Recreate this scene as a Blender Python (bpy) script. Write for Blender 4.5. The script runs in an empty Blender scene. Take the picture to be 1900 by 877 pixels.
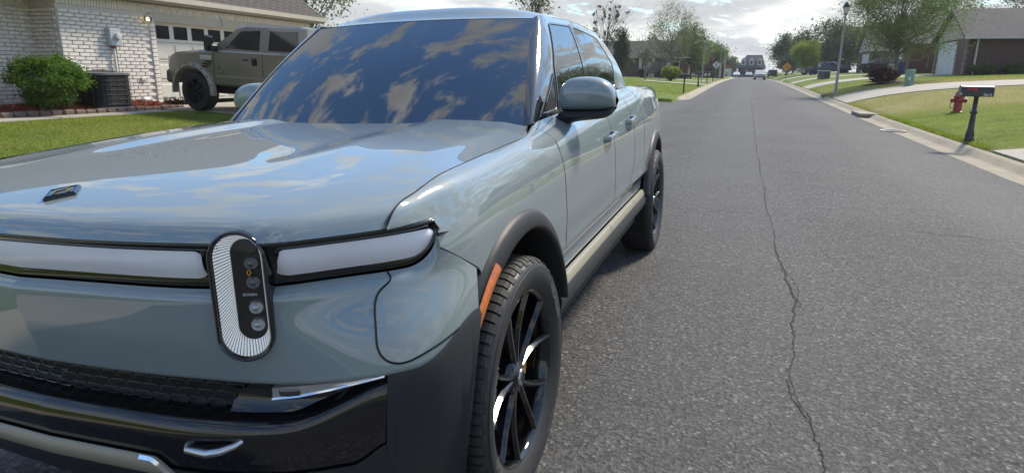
import bpy, bmesh, math, random
import numpy as np
from math import pi, sin, cos, tan, sqrt, radians, atan2, hypot, exp
from mathutils import Vector, Matrix
random.seed(7); rng = np.random.default_rng(7)
S = bpy.context.scene
COL = S.collection

# ------------------------------------------------------------------ camera
cam = bpy.data.cameras.new('camera'); camo = bpy.data.objects.new('camera', cam); COL.objects.link(camo)
cam.sensor_width = 36.0; cam.lens = 1195.08 / 1900 * 36
cam.clip_start = 0.05; cam.clip_end = 5000
CAM_POS = (1.5767, -1.9120, 1.4416)
R_, U_, F_ = (0.94306, 0.33241, 0.01169), (-0.09197, 0.22679, 0.96959), (-0.31965, 0.91546, -0.24445)
camo.matrix_world = Matrix(((R_[0], U_[0], -F_[0], CAM_POS[0]), (R_[1], U_[1], -F_[1], CAM_POS[1]),
                            (R_[2], U_[2], -F_[2], CAM_POS[2]), (0, 0, 0, 1)))
S.camera = camo

# ------------------------------------------------------------------ sky, sun, exposure
SUN_EL, SUN_AZ = radians(45), radians(28)      # azimuth from +Y (down the street) towards +X
wd = bpy.data.worlds.new('World'); S.world = wd; wd.use_nodes = True
wn, wl = wd.node_tree.nodes, wd.node_tree.links
for n in list(wn): wn.remove(n)
def N(nodes, typ, **kw):
    n = nodes.new(typ)
    for k, v in kw.items():
        if k.startswith('i_'):
            n.inputs[k[2:].replace('_', ' ')].default_value = v
        else: setattr(n, k, v)
    return n
sky = N(wn, 'ShaderNodeTexSky', sky_type='NISHITA', sun_disc=False)
sky.sun_elevation = SUN_EL; sky.sun_rotation = SUN_AZ
sky.air_density = 1.35; sky.dust_density = 0.7; sky.ozone_density = 3.0
tc = N(wn, 'ShaderNodeTexCoord'); sep = N(wn, 'ShaderNodeSeparateXYZ'); wl.new(tc.outputs['Generated'], sep.inputs[0])
def wmath(op, a, b=None, c=None, clamp=False):
    n = N(wn, 'ShaderNodeMath', operation=op); n.use_clamp = clamp
    for i, v in enumerate((a, b, c)):
        if v is None: continue
        if isinstance(v, (int, float)): n.inputs[i].default_value = v
        else: wl.new(v, n.inputs[i])
    return n.outputs[0]
# clouds: a flat layer seen in perspective (direction / height), so that they crowd towards the horizon
zc = wmath('ADD', wmath('MAXIMUM', sep.outputs[2], 0.0), 0.22)
cx = wmath('DIVIDE', sep.outputs[0], zc); cy = wmath('DIVIDE', sep.outputs[1], zc)
cmb = N(wn, 'ShaderNodeCombineXYZ'); wl.new(cx, cmb.inputs[0]); wl.new(cy, cmb.inputs[1]); cmb.inputs[2].default_value = 3.7
n1 = N(wn, 'ShaderNodeTexNoise', i_Scale=5.6, i_Detail=12.0, i_Roughness=0.64, i_Distortion=0.35); wl.new(cmb.outputs[0], n1.inputs['Vector'])
n2 = N(wn, 'ShaderNodeTexNoise', i_Scale=2.0, i_Detail=8.0, i_Roughness=0.6, i_Distortion=0.2); wl.new(cmb.outputs[0], n2.inputs['Vector'])
hz = wmath('SUBTRACT', 1.0, wmath('MULTIPLY', sep.outputs[2], 3.6), clamp=True)      # 1 at the horizon, 0 overhead
cov = wmath('ADD', n1.outputs['Fac'], wmath('MULTIPLY', hz, 0.20))
cloud = N(wn, 'ShaderNodeMapRange', interpolation_type='SMOOTHSTEP'); wl.new(cov, cloud.inputs[0])
cloud.inputs['From Min'].default_value = 0.485; cloud.inputs['From Max'].default_value = 0.595
cr = N(wn, 'ShaderNodeValToRGB'); wl.new(n2.outputs['Fac'], cr.inputs[0])
cr.color_ramp.elements[0].position = 0.36; cr.color_ramp.elements[0].color = (1.12, 1.18, 1.24, 1)
cr.color_ramp.elements[1].position = 0.80; cr.color_ramp.elements[1].color = (3.15, 3.1, 2.95, 1)
e = cr.color_ramp.elements.new(0.52); e.color = (1.48, 1.52, 1.54, 1)
mx = N(wn, 'ShaderNodeMix', data_type='RGBA'); wl.new(cloud.outputs[0], mx.inputs[0])
tint = N(wn, 'ShaderNodeMix', data_type='RGBA', blend_type='MULTIPLY'); tint.inputs[0].default_value = 1.0; tint.inputs[7].default_value = (.29, .36, .43, 1); wl.new(sky.outputs[0], tint.inputs[6])
wl.new(tint.outputs[2], mx.inputs[6]); wl.new(cr.outputs[0], mx.inputs[7])
bg = N(wn, 'ShaderNodeBackground'); wl.new(mx.outputs[2], bg.inputs[0]); bg.inputs[1].default_value = 0.15
wo = N(wn, 'ShaderNodeOutputWorld'); wl.new(bg.outputs[0], wo.inputs[0])
sl = bpy.data.lights.new('sun', 'SUN'); sl.energy = 1.5; sl.angle = radians(10.0); sl.color = (1.0, 0.90, 0.74)
so = bpy.data.objects.new('sun', sl); COL.objects.link(so)
sd = Vector((sin(SUN_AZ) * cos(SUN_EL), cos(SUN_AZ) * cos(SUN_EL), sin(SUN_EL)))
so.rotation_euler = (-sd).to_track_quat('-Z', 'Y').to_euler()
vs = S.view_settings; vs.view_transform = 'Standard'; vs.look = 'None'; vs.exposure = 1.80; vs.gamma = 1.0; vs.use_curve_mapping = False

# ------------------------------------------------------------------ helpers
def tag(o, label=None, cat=None, group=None, kind=None):
    if label: o['label'] = label
    if cat: o['category'] = cat
    if group: o['group'] = group
    if kind: o['kind'] = kind
    return o
def empty(name, loc=(0, 0, 0), rz=0.0):
    o = bpy.data.objects.new(name, None); COL.objects.link(o); o.location = loc; o.rotation_euler = (0, 0, rz)
    o.empty_display_size = 0.1
    return o
def link(name, me, mat=None, parent=None):
    o = bpy.data.objects.new(name, me); COL.objects.link(o)
    if mat is not None and not me.materials: me.materials.append(mat)
    if parent is not None: o.parent = parent
    return o
def mesh(verts, faces, smooth=True, autosmooth=None):
    me = bpy.data.meshes.new('m'); me.from_pydata([tuple(map(float, v)) for v in verts], [], [tuple(map(int, f)) for f in faces])
    if smooth:
        me.polygons.foreach_set('use_smooth', [True] * len(me.polygons))
        if autosmooth:
            bm = bmesh.new(); bm.from_mesh(me)
            for ed in bm.edges:
                if len(ed.link_faces) == 2 and ed.calc_face_angle(0) > radians(autosmooth): ed.smooth = False
            bm.to_mesh(me); bm.free()
    me.update(); return me
class B:
    """collects shapes into one mesh"""
    def __init__(s): s.v = []; s.f = []
    def add(s, v, f):
        o = len(s.v); s.v += [tuple(map(float, p)) for p in v]; s.f += [tuple(int(i) + o for i in q) for q in f]; return s
    def box(s, c, d, rz=0, M=None, taper=1.0):
        x, y, z = d[0] / 2, d[1] / 2, d[2] / 2; vs_ = []
        for k in (-1, 1):
            t = taper if k > 0 else 1
            for a, b in ((-1, -1), (1, -1), (1, 1), (-1, 1)): vs_.append(Vector((a * x * t, b * y * t, k * z)))
        R = Matrix.Rotation(rz, 3, 'Z')
        vs_ = [(M @ v if M else R @ v) + Vector(c) for v in vs_]
        return s.add(vs_, [(3, 2, 1, 0), (4, 5, 6, 7), (0, 1, 5, 4), (1, 2, 6, 5), (2, 3, 7, 6), (3, 0, 4, 7)])
    def bbox(s, c, d, bev=0.01, M=None):
        """box with chamfered edges"""
        x, y, z = d[0] / 2, d[1] / 2, d[2] / 2; b = min(bev, x * .9, y * .9, z * .9)
        vs_ = []; idx = {}
        for sx in (-1, 1):
            for sy in (-1, 1):
                for sz in (-1, 1):
                    for ax in range(3):
                        q = [sx * (x - b), sy * (y - b), sz * (z - b)]; q[ax] = (sx * x, sy * y, sz * z)[ax]
                        idx[sx, sy, sz, ax] = len(vs_); vs_.append(q)
        f = []
        for sx in (-1, 1): f.append([idx[sx, a, c_, 0] for a, c_ in ((-1, -1), (1, -1), (1, 1), (-1, 1))][::sx])
        for sy in (-1, 1): f.append([idx[a, sy, c_, 1] for a, c_ in ((-1, -1), (-1, 1), (1, 1), (1, -1))][::sy])
        for sz in (-1, 1): f.append([idx[a, b_, sz, 2] for a, b_ in ((-1, -1), (1, -1), (1, 1), (-1, 1))][::sz])
        for a in (-1, 1):
            for b_ in (-1, 1):
                f.append([idx[-1, a, b_, 1], idx[1, a, b_, 1], idx[1, a, b_, 2], idx[-1, a, b_, 2]])
                f.append([idx[a, -1, b_, 0], idx[a, 1, b_, 0], idx[a, 1, b_, 2], idx[a, -1, b_, 2]])
                f.append([idx[a, b_, -1, 0], idx[a, b_, 1, 0], idx[a, b_, 1, 1], idx[a, b_, -1, 1]])
                for c_ in (-1, 1): f.append([idx[a, b_, c_, k] for k in range(3)])
        vs_ = [(M @ Vector(q) if M else Vector(q)) + Vector(c) for q in vs_]
        return s.add(vs_, f)
    def tube(s, pts, r, n=8, cap=True):
        pts = [Vector(p) for p in pts]; rs = r if hasattr(r, '__len__') else [r] * len(pts)
        vs_ = []; prev = None
        for i, p in enumerate(pts):
            t = (pts[min(i + 1, len(pts) - 1)] - pts[max(i - 1, 0)]).normalized()
            if prev is None: a = t.orthogonal().normalized()
            else:
                a = prev - t * prev.dot(t)
                a = a.normalized() if a.length > 1e-6 else t.orthogonal().normalized()
            prev = a; b = t.cross(a)
            for k in range(n):
                w = 2 * pi * k / n; vs_.append(p + (a * cos(w) + b * sin(w)) * rs[i])
        f = []
        for i in range(len(pts) - 1):
            for k in range(n):
                k2 = (k + 1) % n; f.append((i * n + k, i * n + k2, (i + 1) * n + k2, (i + 1) * n + k))
        if cap:
            f.append(tuple(range(n))[::-1]); f.append(tuple((len(pts) - 1) * n + k for k in range(n)))
        return s.add(vs_, f)
    def lathe(s, prof, n=32, M=None, c=(0, 0, 0), close=False):
        """prof: (radius, height) list, around local Z"""
        vs_ = []; f = []
        for r, h in prof:
            for k in range(n):
                w = 2 * pi * k / n; q = Vector((r * cos(w), r * sin(w), h)); vs_.append((M @ q if M else q) + Vector(c))
        m = len(prof)
        for i in range(m - 1 if not close else m):
            j = (i + 1) % m
            for k in range(n):
                k2 = (k + 1) % n; f.append((i * n + k, i * n + k2, j * n + k2, j * n + k))
        return s.add(vs_, f)
    def prism(s, loop, d):
        """loop of 3D points extruded along d"""
        n = len(loop); L = [Vector(p) for p in loop]; d = Vector(d)
        return s.add(L + [p + d for p in L], [tuple(range(n))[::-1], tuple(range(n, 2 * n))] + [(k, (k + 1) % n, (k + 1) % n + n, k + n) for k in range(n)])
    def build(s, name, mat, parent=None, smooth=False, ang=35):
        return link(name, mesh(s.v, s.f, smooth, ang if smooth else None), mat, parent)
    def mirx(s):
        o = B(); o.v = [(-a, b, c) for a, b, c in s.v]; o.f = [q[::-1] for q in s.f]; return o
def spline(P, n=None, t=None):
    """natural cubic spline through points P, chord-length parameter"""
    P = np.asarray(P, float); m = len(P)
    d = np.sqrt(np.linalg.norm(np.diff(P, axis=0), axis=1)) ** 1.4 + 1e-9
    T = np.concatenate([[0], np.cumsum(d)]); T /= T[-1]
    if t is None: t = np.linspace(0, 1, n)
    return nat(T, P, np.asarray(t, float))
def nat(T, P, t):
    T = np.asarray(T, float); P = np.asarray(P, float); m = len(T); h = np.diff(T)
    if m == 2: return P[0] + (P[1] - P[0]) * ((t - T[0]) / h[0]).reshape(-1, *([1] * (P.ndim - 1)))
    A = np.zeros((m, m)); r = np.zeros_like(P); A[0, 0] = A[-1, -1] = 1
    for i in range(1, m - 1):
        A[i, i - 1] = h[i - 1]; A[i, i] = 2 * (h[i - 1] + h[i]); A[i, i + 1] = h[i]
        r[i] = 6 * ((P[i + 1] - P[i]) / h[i] - (P[i] - P[i - 1]) / h[i - 1])
    M = np.linalg.solve(A, r); k = np.clip(np.searchsorted(T, t, side='right') - 1, 0, m - 2)
    sh = (-1,) + (1,) * (P.ndim - 1)
    a = ((T[k + 1] - t) / h[k]).reshape(sh); b = ((t - T[k]) / h[k]).reshape(sh); hh = h[k].reshape(sh)
    return a * P[k] + b * P[k + 1] + ((a ** 3 - a) * M[k] + (b ** 3 - b) * M[k + 1]) * hh * hh / 6
class F1:
    """function of one variable: natural cubic, straight beyond the ends"""
    def __init__(s, pts): s.x = np.array([p[0] for p in pts], float); s.y = np.array([p[1] for p in pts], float)
    def __call__(s, t):
        t = np.asarray(t, float); return nat(s.x, s.y, np.clip(t, s.x[0], s.x[-1]).ravel()).reshape(t.shape)
def sstep(a, b, x): t = np.clip((np.asarray(x, float) - a) / (b - a), 0, 1); return t * t * (3 - 2 * t)
CEN = np.array([0, 1.8, 0.75])
def gridmesh(P, flange=0.0, wrap=False, cen=CEN):
    """quad grid from (n,m,3); flange adds an inward folded edge of that depth"""
    n, m, _ = P.shape; v = P.reshape(-1, 3); f = []
    for i in range(n - 1):
        for j in range(m - 1 if not wrap else m):
            j2 = (j + 1) % m; f.append((i * m + j, i * m + j2, (i + 1) * m + j2, (i + 1) * m + j))
    if flange:
        du = np.gradient(P, axis=0); dv = np.gradient(P, axis=1); nr = np.cross(du, dv); nr /= np.linalg.norm(nr, axis=2, keepdims=True) + 1e-12
        sg = np.sign(((cen - P) * nr).sum(2, keepdims=True)); nr = nr * sg
        ring = [(i, 0) for i in range(n)] + [(n - 1, j) for j in range(1, m)] + [(i, m - 1) for i in range(n - 2, -1, -1)] + [(0, j) for j in range(m - 2, 0, -1)]
        b0 = len(v); A = np.array([P[i, j] for i, j in ring]); Bv = A + np.array([nr[i, j] for i, j in ring]) * flange
        v = np.concatenate([v, A, Bv]); k = len(ring)
        for q in range(k): q2 = (q + 1) % k; f.append((b0 + q, b0 + q2, b0 + k + q2, b0 + k + q))
    return v, f
def panel(name, P, mat, parent, flange=0.018, both=False, hole=None):
    v, f = gridmesh(P, flange)
    if hole: f = [q for q in f if not hole(np.mean([v[i] for i in q], 0))]
    link(name, mesh(v, f), mat, parent)
    if both:
        v2 = v.copy(); v2[:, 0] *= -1; link(name, mesh(v2, [q[::-1] for q in f]), mat, parent)
def two(b, name, mat, parent, smooth=False, ang=35):
    """a part on the driver's side and its mirror image"""
    o = b.build(name, mat, parent, smooth, ang); q = b.mirx().build(name, mat, parent, smooth, ang); return o, q

# ------------------------------------------------------------------ materials
MATS = {}
def mat(name, col, rough=0.5, metal=0.0, coat=0.0, ior=1.5, bump=None, vary=None, emit=None, trans=0.0, spec=0.5, coatrough=0.02):
    """vary=(scale, amount[, detail]) colour mottling; bump=(scale, strength, distance)"""
    if name in MATS: return MATS[name]
    m = bpy.data.materials.new(name); m.use_nodes = True; nt = m.node_tree; b = nt.nodes['Principled BSDF']
    b.inputs['Base Color'].default_value = (*col, 1); b.inputs['Roughness'].default_value = rough; b.inputs['Metallic'].default_value = metal
    b.inputs['Coat Weight'].default_value = coat; b.inputs['Coat Roughness'].default_value = coatrough; b.inputs['IOR'].default_value = ior
    b.inputs['Transmission Weight'].default_value = trans; b.inputs['Specular IOR Level'].default_value = spec
    if emit: b.inputs['Emission Color'].default_value = (*emit[0], 1); b.inputs['Emission Strength'].default_value = emit[1]
    co = N(nt.nodes, 'ShaderNodeTexCoord')
    if vary:
        nz = N(nt.nodes, 'ShaderNodeTexNoise', i_Scale=vary[0], i_Detail=vary[2] if len(vary) > 2 else 5.0, i_Roughness=0.65)
        nt.links.new(co.outputs['Object'], nz.inputs['Vector'])
        r = N(nt.nodes, 'ShaderNodeValToRGB'); nt.links.new(nz.outputs['Fac'], r.inputs[0]); a = vary[1]
        r.color_ramp.elements[0].position = .3; r.color_ramp.elements[1].position = .7
        r.color_ramp.elements[0].color = (*[c * (1 - a) for c in col], 1); r.color_ramp.elements[1].color = (*[min(1, c * (1 + a)) for c in col], 1)
        nt.links.new(r.outputs[0], b.inputs['Base Color'])
    if bump:
        nb = N(nt.nodes, 'ShaderNodeTexNoise', i_Scale=bump[0], i_Detail=4.0); nt.links.new(co.outputs['Object'], nb.inputs['Vector'])
        bp_ = N(nt.nodes, 'ShaderNodeBump', i_Strength=bump[1], i_Distance=bump[2]); nt.links.new(nb.outputs['Fac'], bp_.inputs['Height'])
        nt.links.new(bp_.outputs[0], b.inputs['Normal'])
    MATS[name] = m; return m
def clear_mat(name, tint=(1, 1, 1), ior=1.5, rough=0.0):
    m = bpy.data.materials.new(name); m.use_nodes = True; nt = m.node_tree; nt.nodes.remove(nt.nodes['Principled BSDF'])
    o = nt.nodes['Material Output']; f = N(nt.nodes, 'ShaderNodeFresnel', i_IOR=ior); t = N(nt.nodes, 'ShaderNodeBsdfTransparent'); t.inputs[0].default_value = (*tint, 1)
    g = N(nt.nodes, 'ShaderNodeBsdfGlossy'); g.inputs['Roughness'].default_value = rough
    x = N(nt.nodes, 'ShaderNodeMixShader'); nt.links.new(f.outputs[0], x.inputs[0]); nt.links.new(t.outputs[0], x.inputs[1]); nt.links.new(g.outputs[0], x.inputs[2]); nt.links.new(x.outputs[0], o.inputs[0])
    return m
paint = mat('truck_paint', (0.198, 0.240, 0.250), 0.45, 0.0, 1.0, 1.5, vary=(900, .03), spec=0.12, coatrough=.004)
paint.node_tree.nodes['Principled BSDF'].inputs['Coat IOR'].default_value = 1.8
gloss_black = mat('gloss_black', (0.006, 0.006, 0.007), 0.06, 0, 0.5, 1.5)
pillar_black = mat('pillar_black', (0.02, 0.021, 0.023), 0.08, 0, 1.0, 1.6)
cladding = mat('matte_cladding', (0.022, 0.024, 0.027), 0.42, 0, 0, 1.45, bump=(700, .25, .0006))
flare_grey = mat('flare_grey', (0.024, 0.025, 0.027), 0.48, 0, 0, 1.4, bump=(700, .2, .0006), vary=(30, .2), spec=.35)
seam = mat('panel_gap', (0.004, 0.004, 0.005), 0.7)
tan_trim = mat('tan_trim', (0.30, 0.27, 0.20), 0.38, 0, 0.3, 1.45, vary=(60, .05))
tint_glass = mat('tinted_glass', (0.004, 0.005, 0.007), 0.012, 0, 0, 2.1)
shield_glass = mat('windshield_glass', (0.004, 0.006, 0.009), 0.012, 0, 0, 2.5)
rubber = mat('tyre_rubber', (0.030, 0.029, 0.027), 0.7, 0, 0, 1.45, bump=(300, .15, .0008), vary=(35, .25))
rubber2 = mat('sidewall_rubber', (0.026, 0.026, 0.027), 0.50, 0, 0, 1.45, bump=(200, .1, .0005), vary=(20, .2))
letter_rubber = mat('sidewall_lettering', (0.16, 0.16, 0.155), 0.6)
chrome = mat('chrome', (0.75, 0.76, 0.78), 0.10, 1.0)
silver = mat('satin_silver', (0.55, 0.57, 0.60), 0.25, 1.0)
amber = mat('amber_lens', (0.55, 0.13, 0.006), 0.12, 0, 0.8, vary=(60, .25))
caliper = mat('caliper_yellow', (0.52, 0.24, 0.008), 0.35, 0, .5)
disc_metal = mat('brake_disc', (0.16, 0.16, 0.165), 0.35, 0.9)
diffuser = mat('light_diffuser', (0.80, 0.79, 0.84), 0.30, 0, 0.5, vary=(4, .05))
drl_white = mat('drl_white', (0.80, 0.82, 0.85), 0.30, 0, 0.3, emit=((.85, .93, 1.0), .10))
lens_dark = mat('lens_dark', (0.012, 0.011, 0.010), 0.10, 0, .6)
lens_glass = mat('projector_lens', (0.06, 0.065, 0.07), 0.04, .6, 1.0, 1.6)
white_print = mat('white_print', (0.75, 0.76, 0.77), .5)
clear = clear_mat('clear_cover', (.95, .96, .97), 1.33)
def text_mesh(s, size=1.0, ext=0.0):
    cu = bpy.data.curves.new('t', 'FONT'); cu.body = s; cu.size = size; cu.extrude = ext; cu.align_x = 'CENTER'; cu.align_y = 'CENTER'
    to = bpy.data.objects.new('t', cu); me = bpy.data.meshes.new_from_object(to); bpy.data.objects.remove(to); bpy.data.curves.remove(cu)
    return np.array([v.co[:] for v in me.vertices]), [tuple(p_.vertices) for p_ in me.polygons]

# ================================================================== THE PLACE
XL, XR, XC = -1.2, 5.4, 1.95                     # pavement edges and crown line
def zl(Y): return np.interp(Y, [-80, 9, 16, 22, 32, 44, 53, 70, 97, 130, 200, 400], [0, 0, .045, .09, .2, .35, .47, .66, .84, .92, 1.3, 2.2])
def road_z(X, Y):
    X = np.asarray(X, float); return zl(Y) + np.where(X < XC, .0306 * X, .0597 - .0175 * (X - XC))
def gz(X, Y):
    """height of the lawns"""
    X = np.asarray(X, float); Y = np.asarray(Y, float)
    d = np.maximum(X - 6.0, 0); amp = np.interp(Y, [0, 10, 20, 33], [.3, .35, .65, 1.0])
    zr = zl(Y) + .125 + amp * (.75 * (1 - np.exp(-d / 2.5)) + .04 * np.minimum(d, 20)) + .02 * np.maximum(d - 20, 0)
    e_ = np.maximum(-1.8 - X, 0); zlft = zl(Y) + .09 + .0452 * np.minimum(e_, 8.2) + .004 * np.maximum(e_ - 8.2, 0)
    k = sstep(16.5, 19.5, Y) * (1 - sstep(32.5, 35.5, Y)) * sstep(-2.0, -7, X)       # the side street's bed
    zs_ = zl(Y) - .045 + .018 * np.maximum(-1.2 - X, 0)
    return np.where(X > 0, zr, zlft + (np.minimum(zlft, zs_ + .10) - zlft) * k)
# ---- ground materials
def ground_mat(name, build):
    m = bpy.data.materials.new(name); m.use_nodes = True; nt = m.node_tree; build(nt, nt.nodes['Principled BSDF']); MATS[name] = m; return m
def nz(nt, co, scale, detail=4.0, rough=.6, dist=0.0):
    n = N(nt.nodes, 'ShaderNodeTexNoise', i_Scale=scale, i_Detail=detail, i_Roughness=rough, i_Distortion=dist); nt.links.new(co, n.inputs['Vector']); return n.outputs['Fac']
def ramp(nt, fac, *stops):
    r = N(nt.nodes, 'ShaderNodeValToRGB'); nt.links.new(fac, r.inputs[0]); el = r.color_ramp.elements
    while len(el) < len(stops): el.new(.5)
    for e_, (p_, c) in zip(el, stops): e_.position = p_; e_.color = (*c, 1) if len(c) == 3 else c
    return r.outputs[0]
def mixc(nt, fac, a, b, mode='MIX'):
    m = N(nt.nodes, 'ShaderNodeMix', data_type='RGBA', blend_type=mode)
    for i, v in ((0, fac), (6, a), (7, b)):
        if isinstance(v, (int, float)): m.inputs[i].default_value = v
        elif isinstance(v, tuple): m.inputs[i].default_value = (*v, 1)
        else: nt.links.new(v, m.inputs[i])
    return m.outputs[2]
def asphalt(nt, b):
    co = N(nt.nodes, 'ShaderNodeTexCoord').outputs['Object']
    big = ramp(nt, nz(nt, co, .35, 5), (.3, (.055, .054, .055)), (.7, (.077, .076, .076)))
    agg = N(nt.nodes, 'ShaderNodeTexVoronoi', i_Scale=72.0); vm = N(nt.nodes, 'ShaderNodeVectorMath', operation='MULTIPLY_ADD'); nn_ = N(nt.nodes, 'ShaderNodeTexNoise', i_Scale=60.0, i_Detail=3.0); nt.links.new(co, nn_.inputs['Vector']); nt.links.new(nn_.outputs['Color'], vm.inputs[0]); vm.inputs[1].default_value = (.02, .02, .02); nt.links.new(co, vm.inputs[2]); nt.links.new(vm.outputs[0], agg.inputs['Vector'])
    st = ramp(nt, agg.outputs['Color'], (.0, (.20, .20, .20)), (.45, (.80, .80, .80)), (.80, (1.5, 1.49, 1.46)), (1.0, (3.7, 3.6, 3.45)))
    c = mixc(nt, 1.0, big, st, 'MULTIPLY')
    pt = nz(nt, co, 1.1, 7, .72, .6); c = mixc(nt, ramp(nt, pt, (.56, (0, 0, 0)), (.70, (.55, .55, .55))), c, (.045, .044, .044)); wx = N(nt.nodes, 'ShaderNodeTexWave', wave_type='BANDS', bands_direction='X', i_Scale=.105, i_Distortion=1.5, i_Detail=3.0); nt.links.new(co, wx.inputs['Vector']); c = mixc(nt, ramp(nt, wx.outputs['Fac'], (.35, (0, 0, 0)), (.9, (.22, .22, .22))), c, (.13, .128, .125))
    sp = nz(nt, co, 5.0, 3); c = mixc(nt, ramp(nt, sp, (.70, (0, 0, 0)), (.78, (.35, .35, .35))), c, (.17, .155, .125))
    nt.links.new(c, b.inputs['Base Color']); b.inputs['Roughness'].default_value = .80; b.inputs['Specular IOR Level'].default_value = .35
    bu = N(nt.nodes, 'ShaderNodeBump', i_Strength=.65, i_Distance=.006); nt.links.new(agg.outputs['Distance'], bu.inputs['Height']); nt.links.new(bu.outputs[0], b.inputs['Normal'])
M_road = ground_mat('asphalt', asphalt)
def concrete(base):
    def f(nt, b):
        co = N(nt.nodes, 'ShaderNodeTexCoord').outputs['Object']
        c = ramp(nt, nz(nt, co, .9, 8, .7), (.3, tuple(x * .72 for x in base)), (.7, tuple(x * 1.12 for x in base)))
        c = mixc(nt, ramp(nt, nz(nt, co, 45, 4), (.35, (.5, .5, .5)), (.6, (0, 0, 0))), c, tuple(x * .62 for x in base))
        c = mixc(nt, ramp(nt, nz(nt, co, 2.2, 7, .75, .8), (.56, (0, 0, 0)), (.70, (.6, .6, .6))), c, (.15, .12, .08)); nt.links.new(c, b.inputs['Base Color']); b.inputs['Roughness'].default_value = .85
        bu = N(nt.nodes, 'ShaderNodeBump', i_Strength=.3, i_Distance=.004); nt.links.new(nz(nt, co, 120, 3), bu.inputs['Height']); nt.links.new(bu.outputs[0], b.inputs['Normal'])
    return f
M_conc = ground_mat('concrete', concrete((.42, .38, .32))); M_kerb = ground_mat('kerb_concrete', concrete((.36, .31, .225)))
def grass(nt, b):
    tcn = N(nt.nodes, 'ShaderNodeTexCoord'); co = tcn.outputs['Object']; sp = N(nt.nodes, 'ShaderNodeSeparateXYZ'); nt.links.new(co, sp.inputs[0])
    g = ramp(nt, nz(nt, co, .8, 7, .7), (.28, (.080, .120, .015)), (.5, (.130, .185, .020)), (.72, (.20, .245, .034)))
    fine = ramp(nt, nz(nt, co, 60, 5, .7), (.3, (.5, .5, .5)), (.7, (1.5, 1.5, 1.5))); g = mixc(nt, 1.0, g, fine, 'MULTIPLY')
    # a neighbouring lawn on the right is drier, straw among the green
    def mth(op, a, c): 
        m = N(nt.nodes, 'ShaderNodeMath', operation=op); m.use_clamp = True
        for i, v in enumerate((a, c)):
            if isinstance(v, (int, float)): m.inputs[i].default_value = v
            else: nt.links.new(v, m.inputs[i])
        return m.outputs[0]
    def rng_(out, a, c):
        m = N(nt.nodes, 'ShaderNodeMapRange', interpolation_type='SMOOTHSTEP'); nt.links.new(out, m.inputs[0]); m.inputs[1].default_value = a; m.inputs[2].default_value = c; return m.outputs[0]
    dry = mth('MULTIPLY', mth('MULTIPLY', rng_(sp.outputs[0], 5, 6), rng_(sp.outputs[1], 20.5, 24.5)), rng_(sp.outputs[1], 50, 38))
    dn = mth('MULTIPLY', dry, ramp(nt, nz(nt, co, .7, 6, .75), (.30, (.25, .25, .25)), (.62, (.95, .95, .95))))
    base_dry = ramp(nt, nz(nt, co, .25, 5, .7), (.42, (0, 0, 0)), (.70, (.6, .6, .6)))
    g = mixc(nt, base_dry, g, (.22, .21, .055)); g = mixc(nt, dn, g, (.30, .25, .105))
    nt.links.new(g, b.inputs['Base Color']); b.inputs['Roughness'].default_value = .9; b.inputs['Specular IOR Level'].default_value = .2
    bu = N(nt.nodes, 'ShaderNodeBump', i_Strength=.8, i_Distance=.05); nt.links.new(nz(nt, co, 40, 5, .7), bu.inputs['Height']); nt.links.new(bu.outputs[0], b.inputs['Normal'])
M_grass = ground_mat('grass', grass)
M_crack = mat('crack_dark', (.027, .026, .025), .95)
M_dirt = mat('dirt', (.16, .115, .07), .95, vary=(6, .35), bump=(40, .6, .02))
M_mulch = mat('red_mulch', (.22, .045, .018), .9, vary=(25, .55, 8), bump=(60, .9, .03))

# ---- ground sheet, road, side street, kerbs
def sheet(name, xs, ys, fz, m, kind='structure', cut=None):
    X, Y = np.meshgrid(xs, ys, indexing='ij'); P = np.stack([X, Y, fz(X, Y)], -1); v, f = gridmesh(P)
    if cut: f = [q for q in f if not cut(np.mean([v[i] for i in q], 0))]
    return tag(link(name, mesh(v, f), m), kind=kind)
def ax(*segs):
    out = []
    for a, b, s in segs: out += list(np.arange(a, b - 1e-6, s))
    return np.array(out + [segs[-1][1]])
def ground_z(X, Y):
    z = gz(X, Y); under = (X > -1.72) & (X < 5.95); zr_ = road_z(np.clip(X, XL, XR), Y) - .30
    st = (X <= -1.72) & (Y > 20.2) & (Y < 31.8); zs_ = zl(Y) - .045 + .018 * np.maximum(-1.2 - X, 0) - .25
    cor = (X <= -1.72) & (X > -6.2) & (((Y >= 16.2) & (Y <= 20.2)) | ((Y >= 31.8) & (Y <= 36.0)))
    return np.where(under, zr_, np.where(st | (cor & False), zs_, z))
sheet('ground', ax((-1500, -160, 300), (-160, -30, 8), (-30, -9, .7), (-9, -1.84, .34), (-1.84, -1.70, .14), (-1.70, 5.93, 1.09), (5.93, 5.965, .035), (5.965, 14, .4), (14, 40, 1.5), (40, 160, 10), (160, 1500, 300)), ax((-1500, -100, 200), (-100, -20, 8), (-20, 20.19, .7), (20.19, 20.21, .02), (20.21, 31.79, .8), (31.79, 31.81, .02), (31.81, 60, .8), (60, 140, 3), (140, 400, 12), (400, 2000, 300)), ground_z, M_grass)
sheet('road', ax((XL, XC, .45), (XC, XR, .49)), ax((-90, 0, 5), (0, 60, 1.5), (60, 210, 5)), road_z, M_road)
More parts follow.
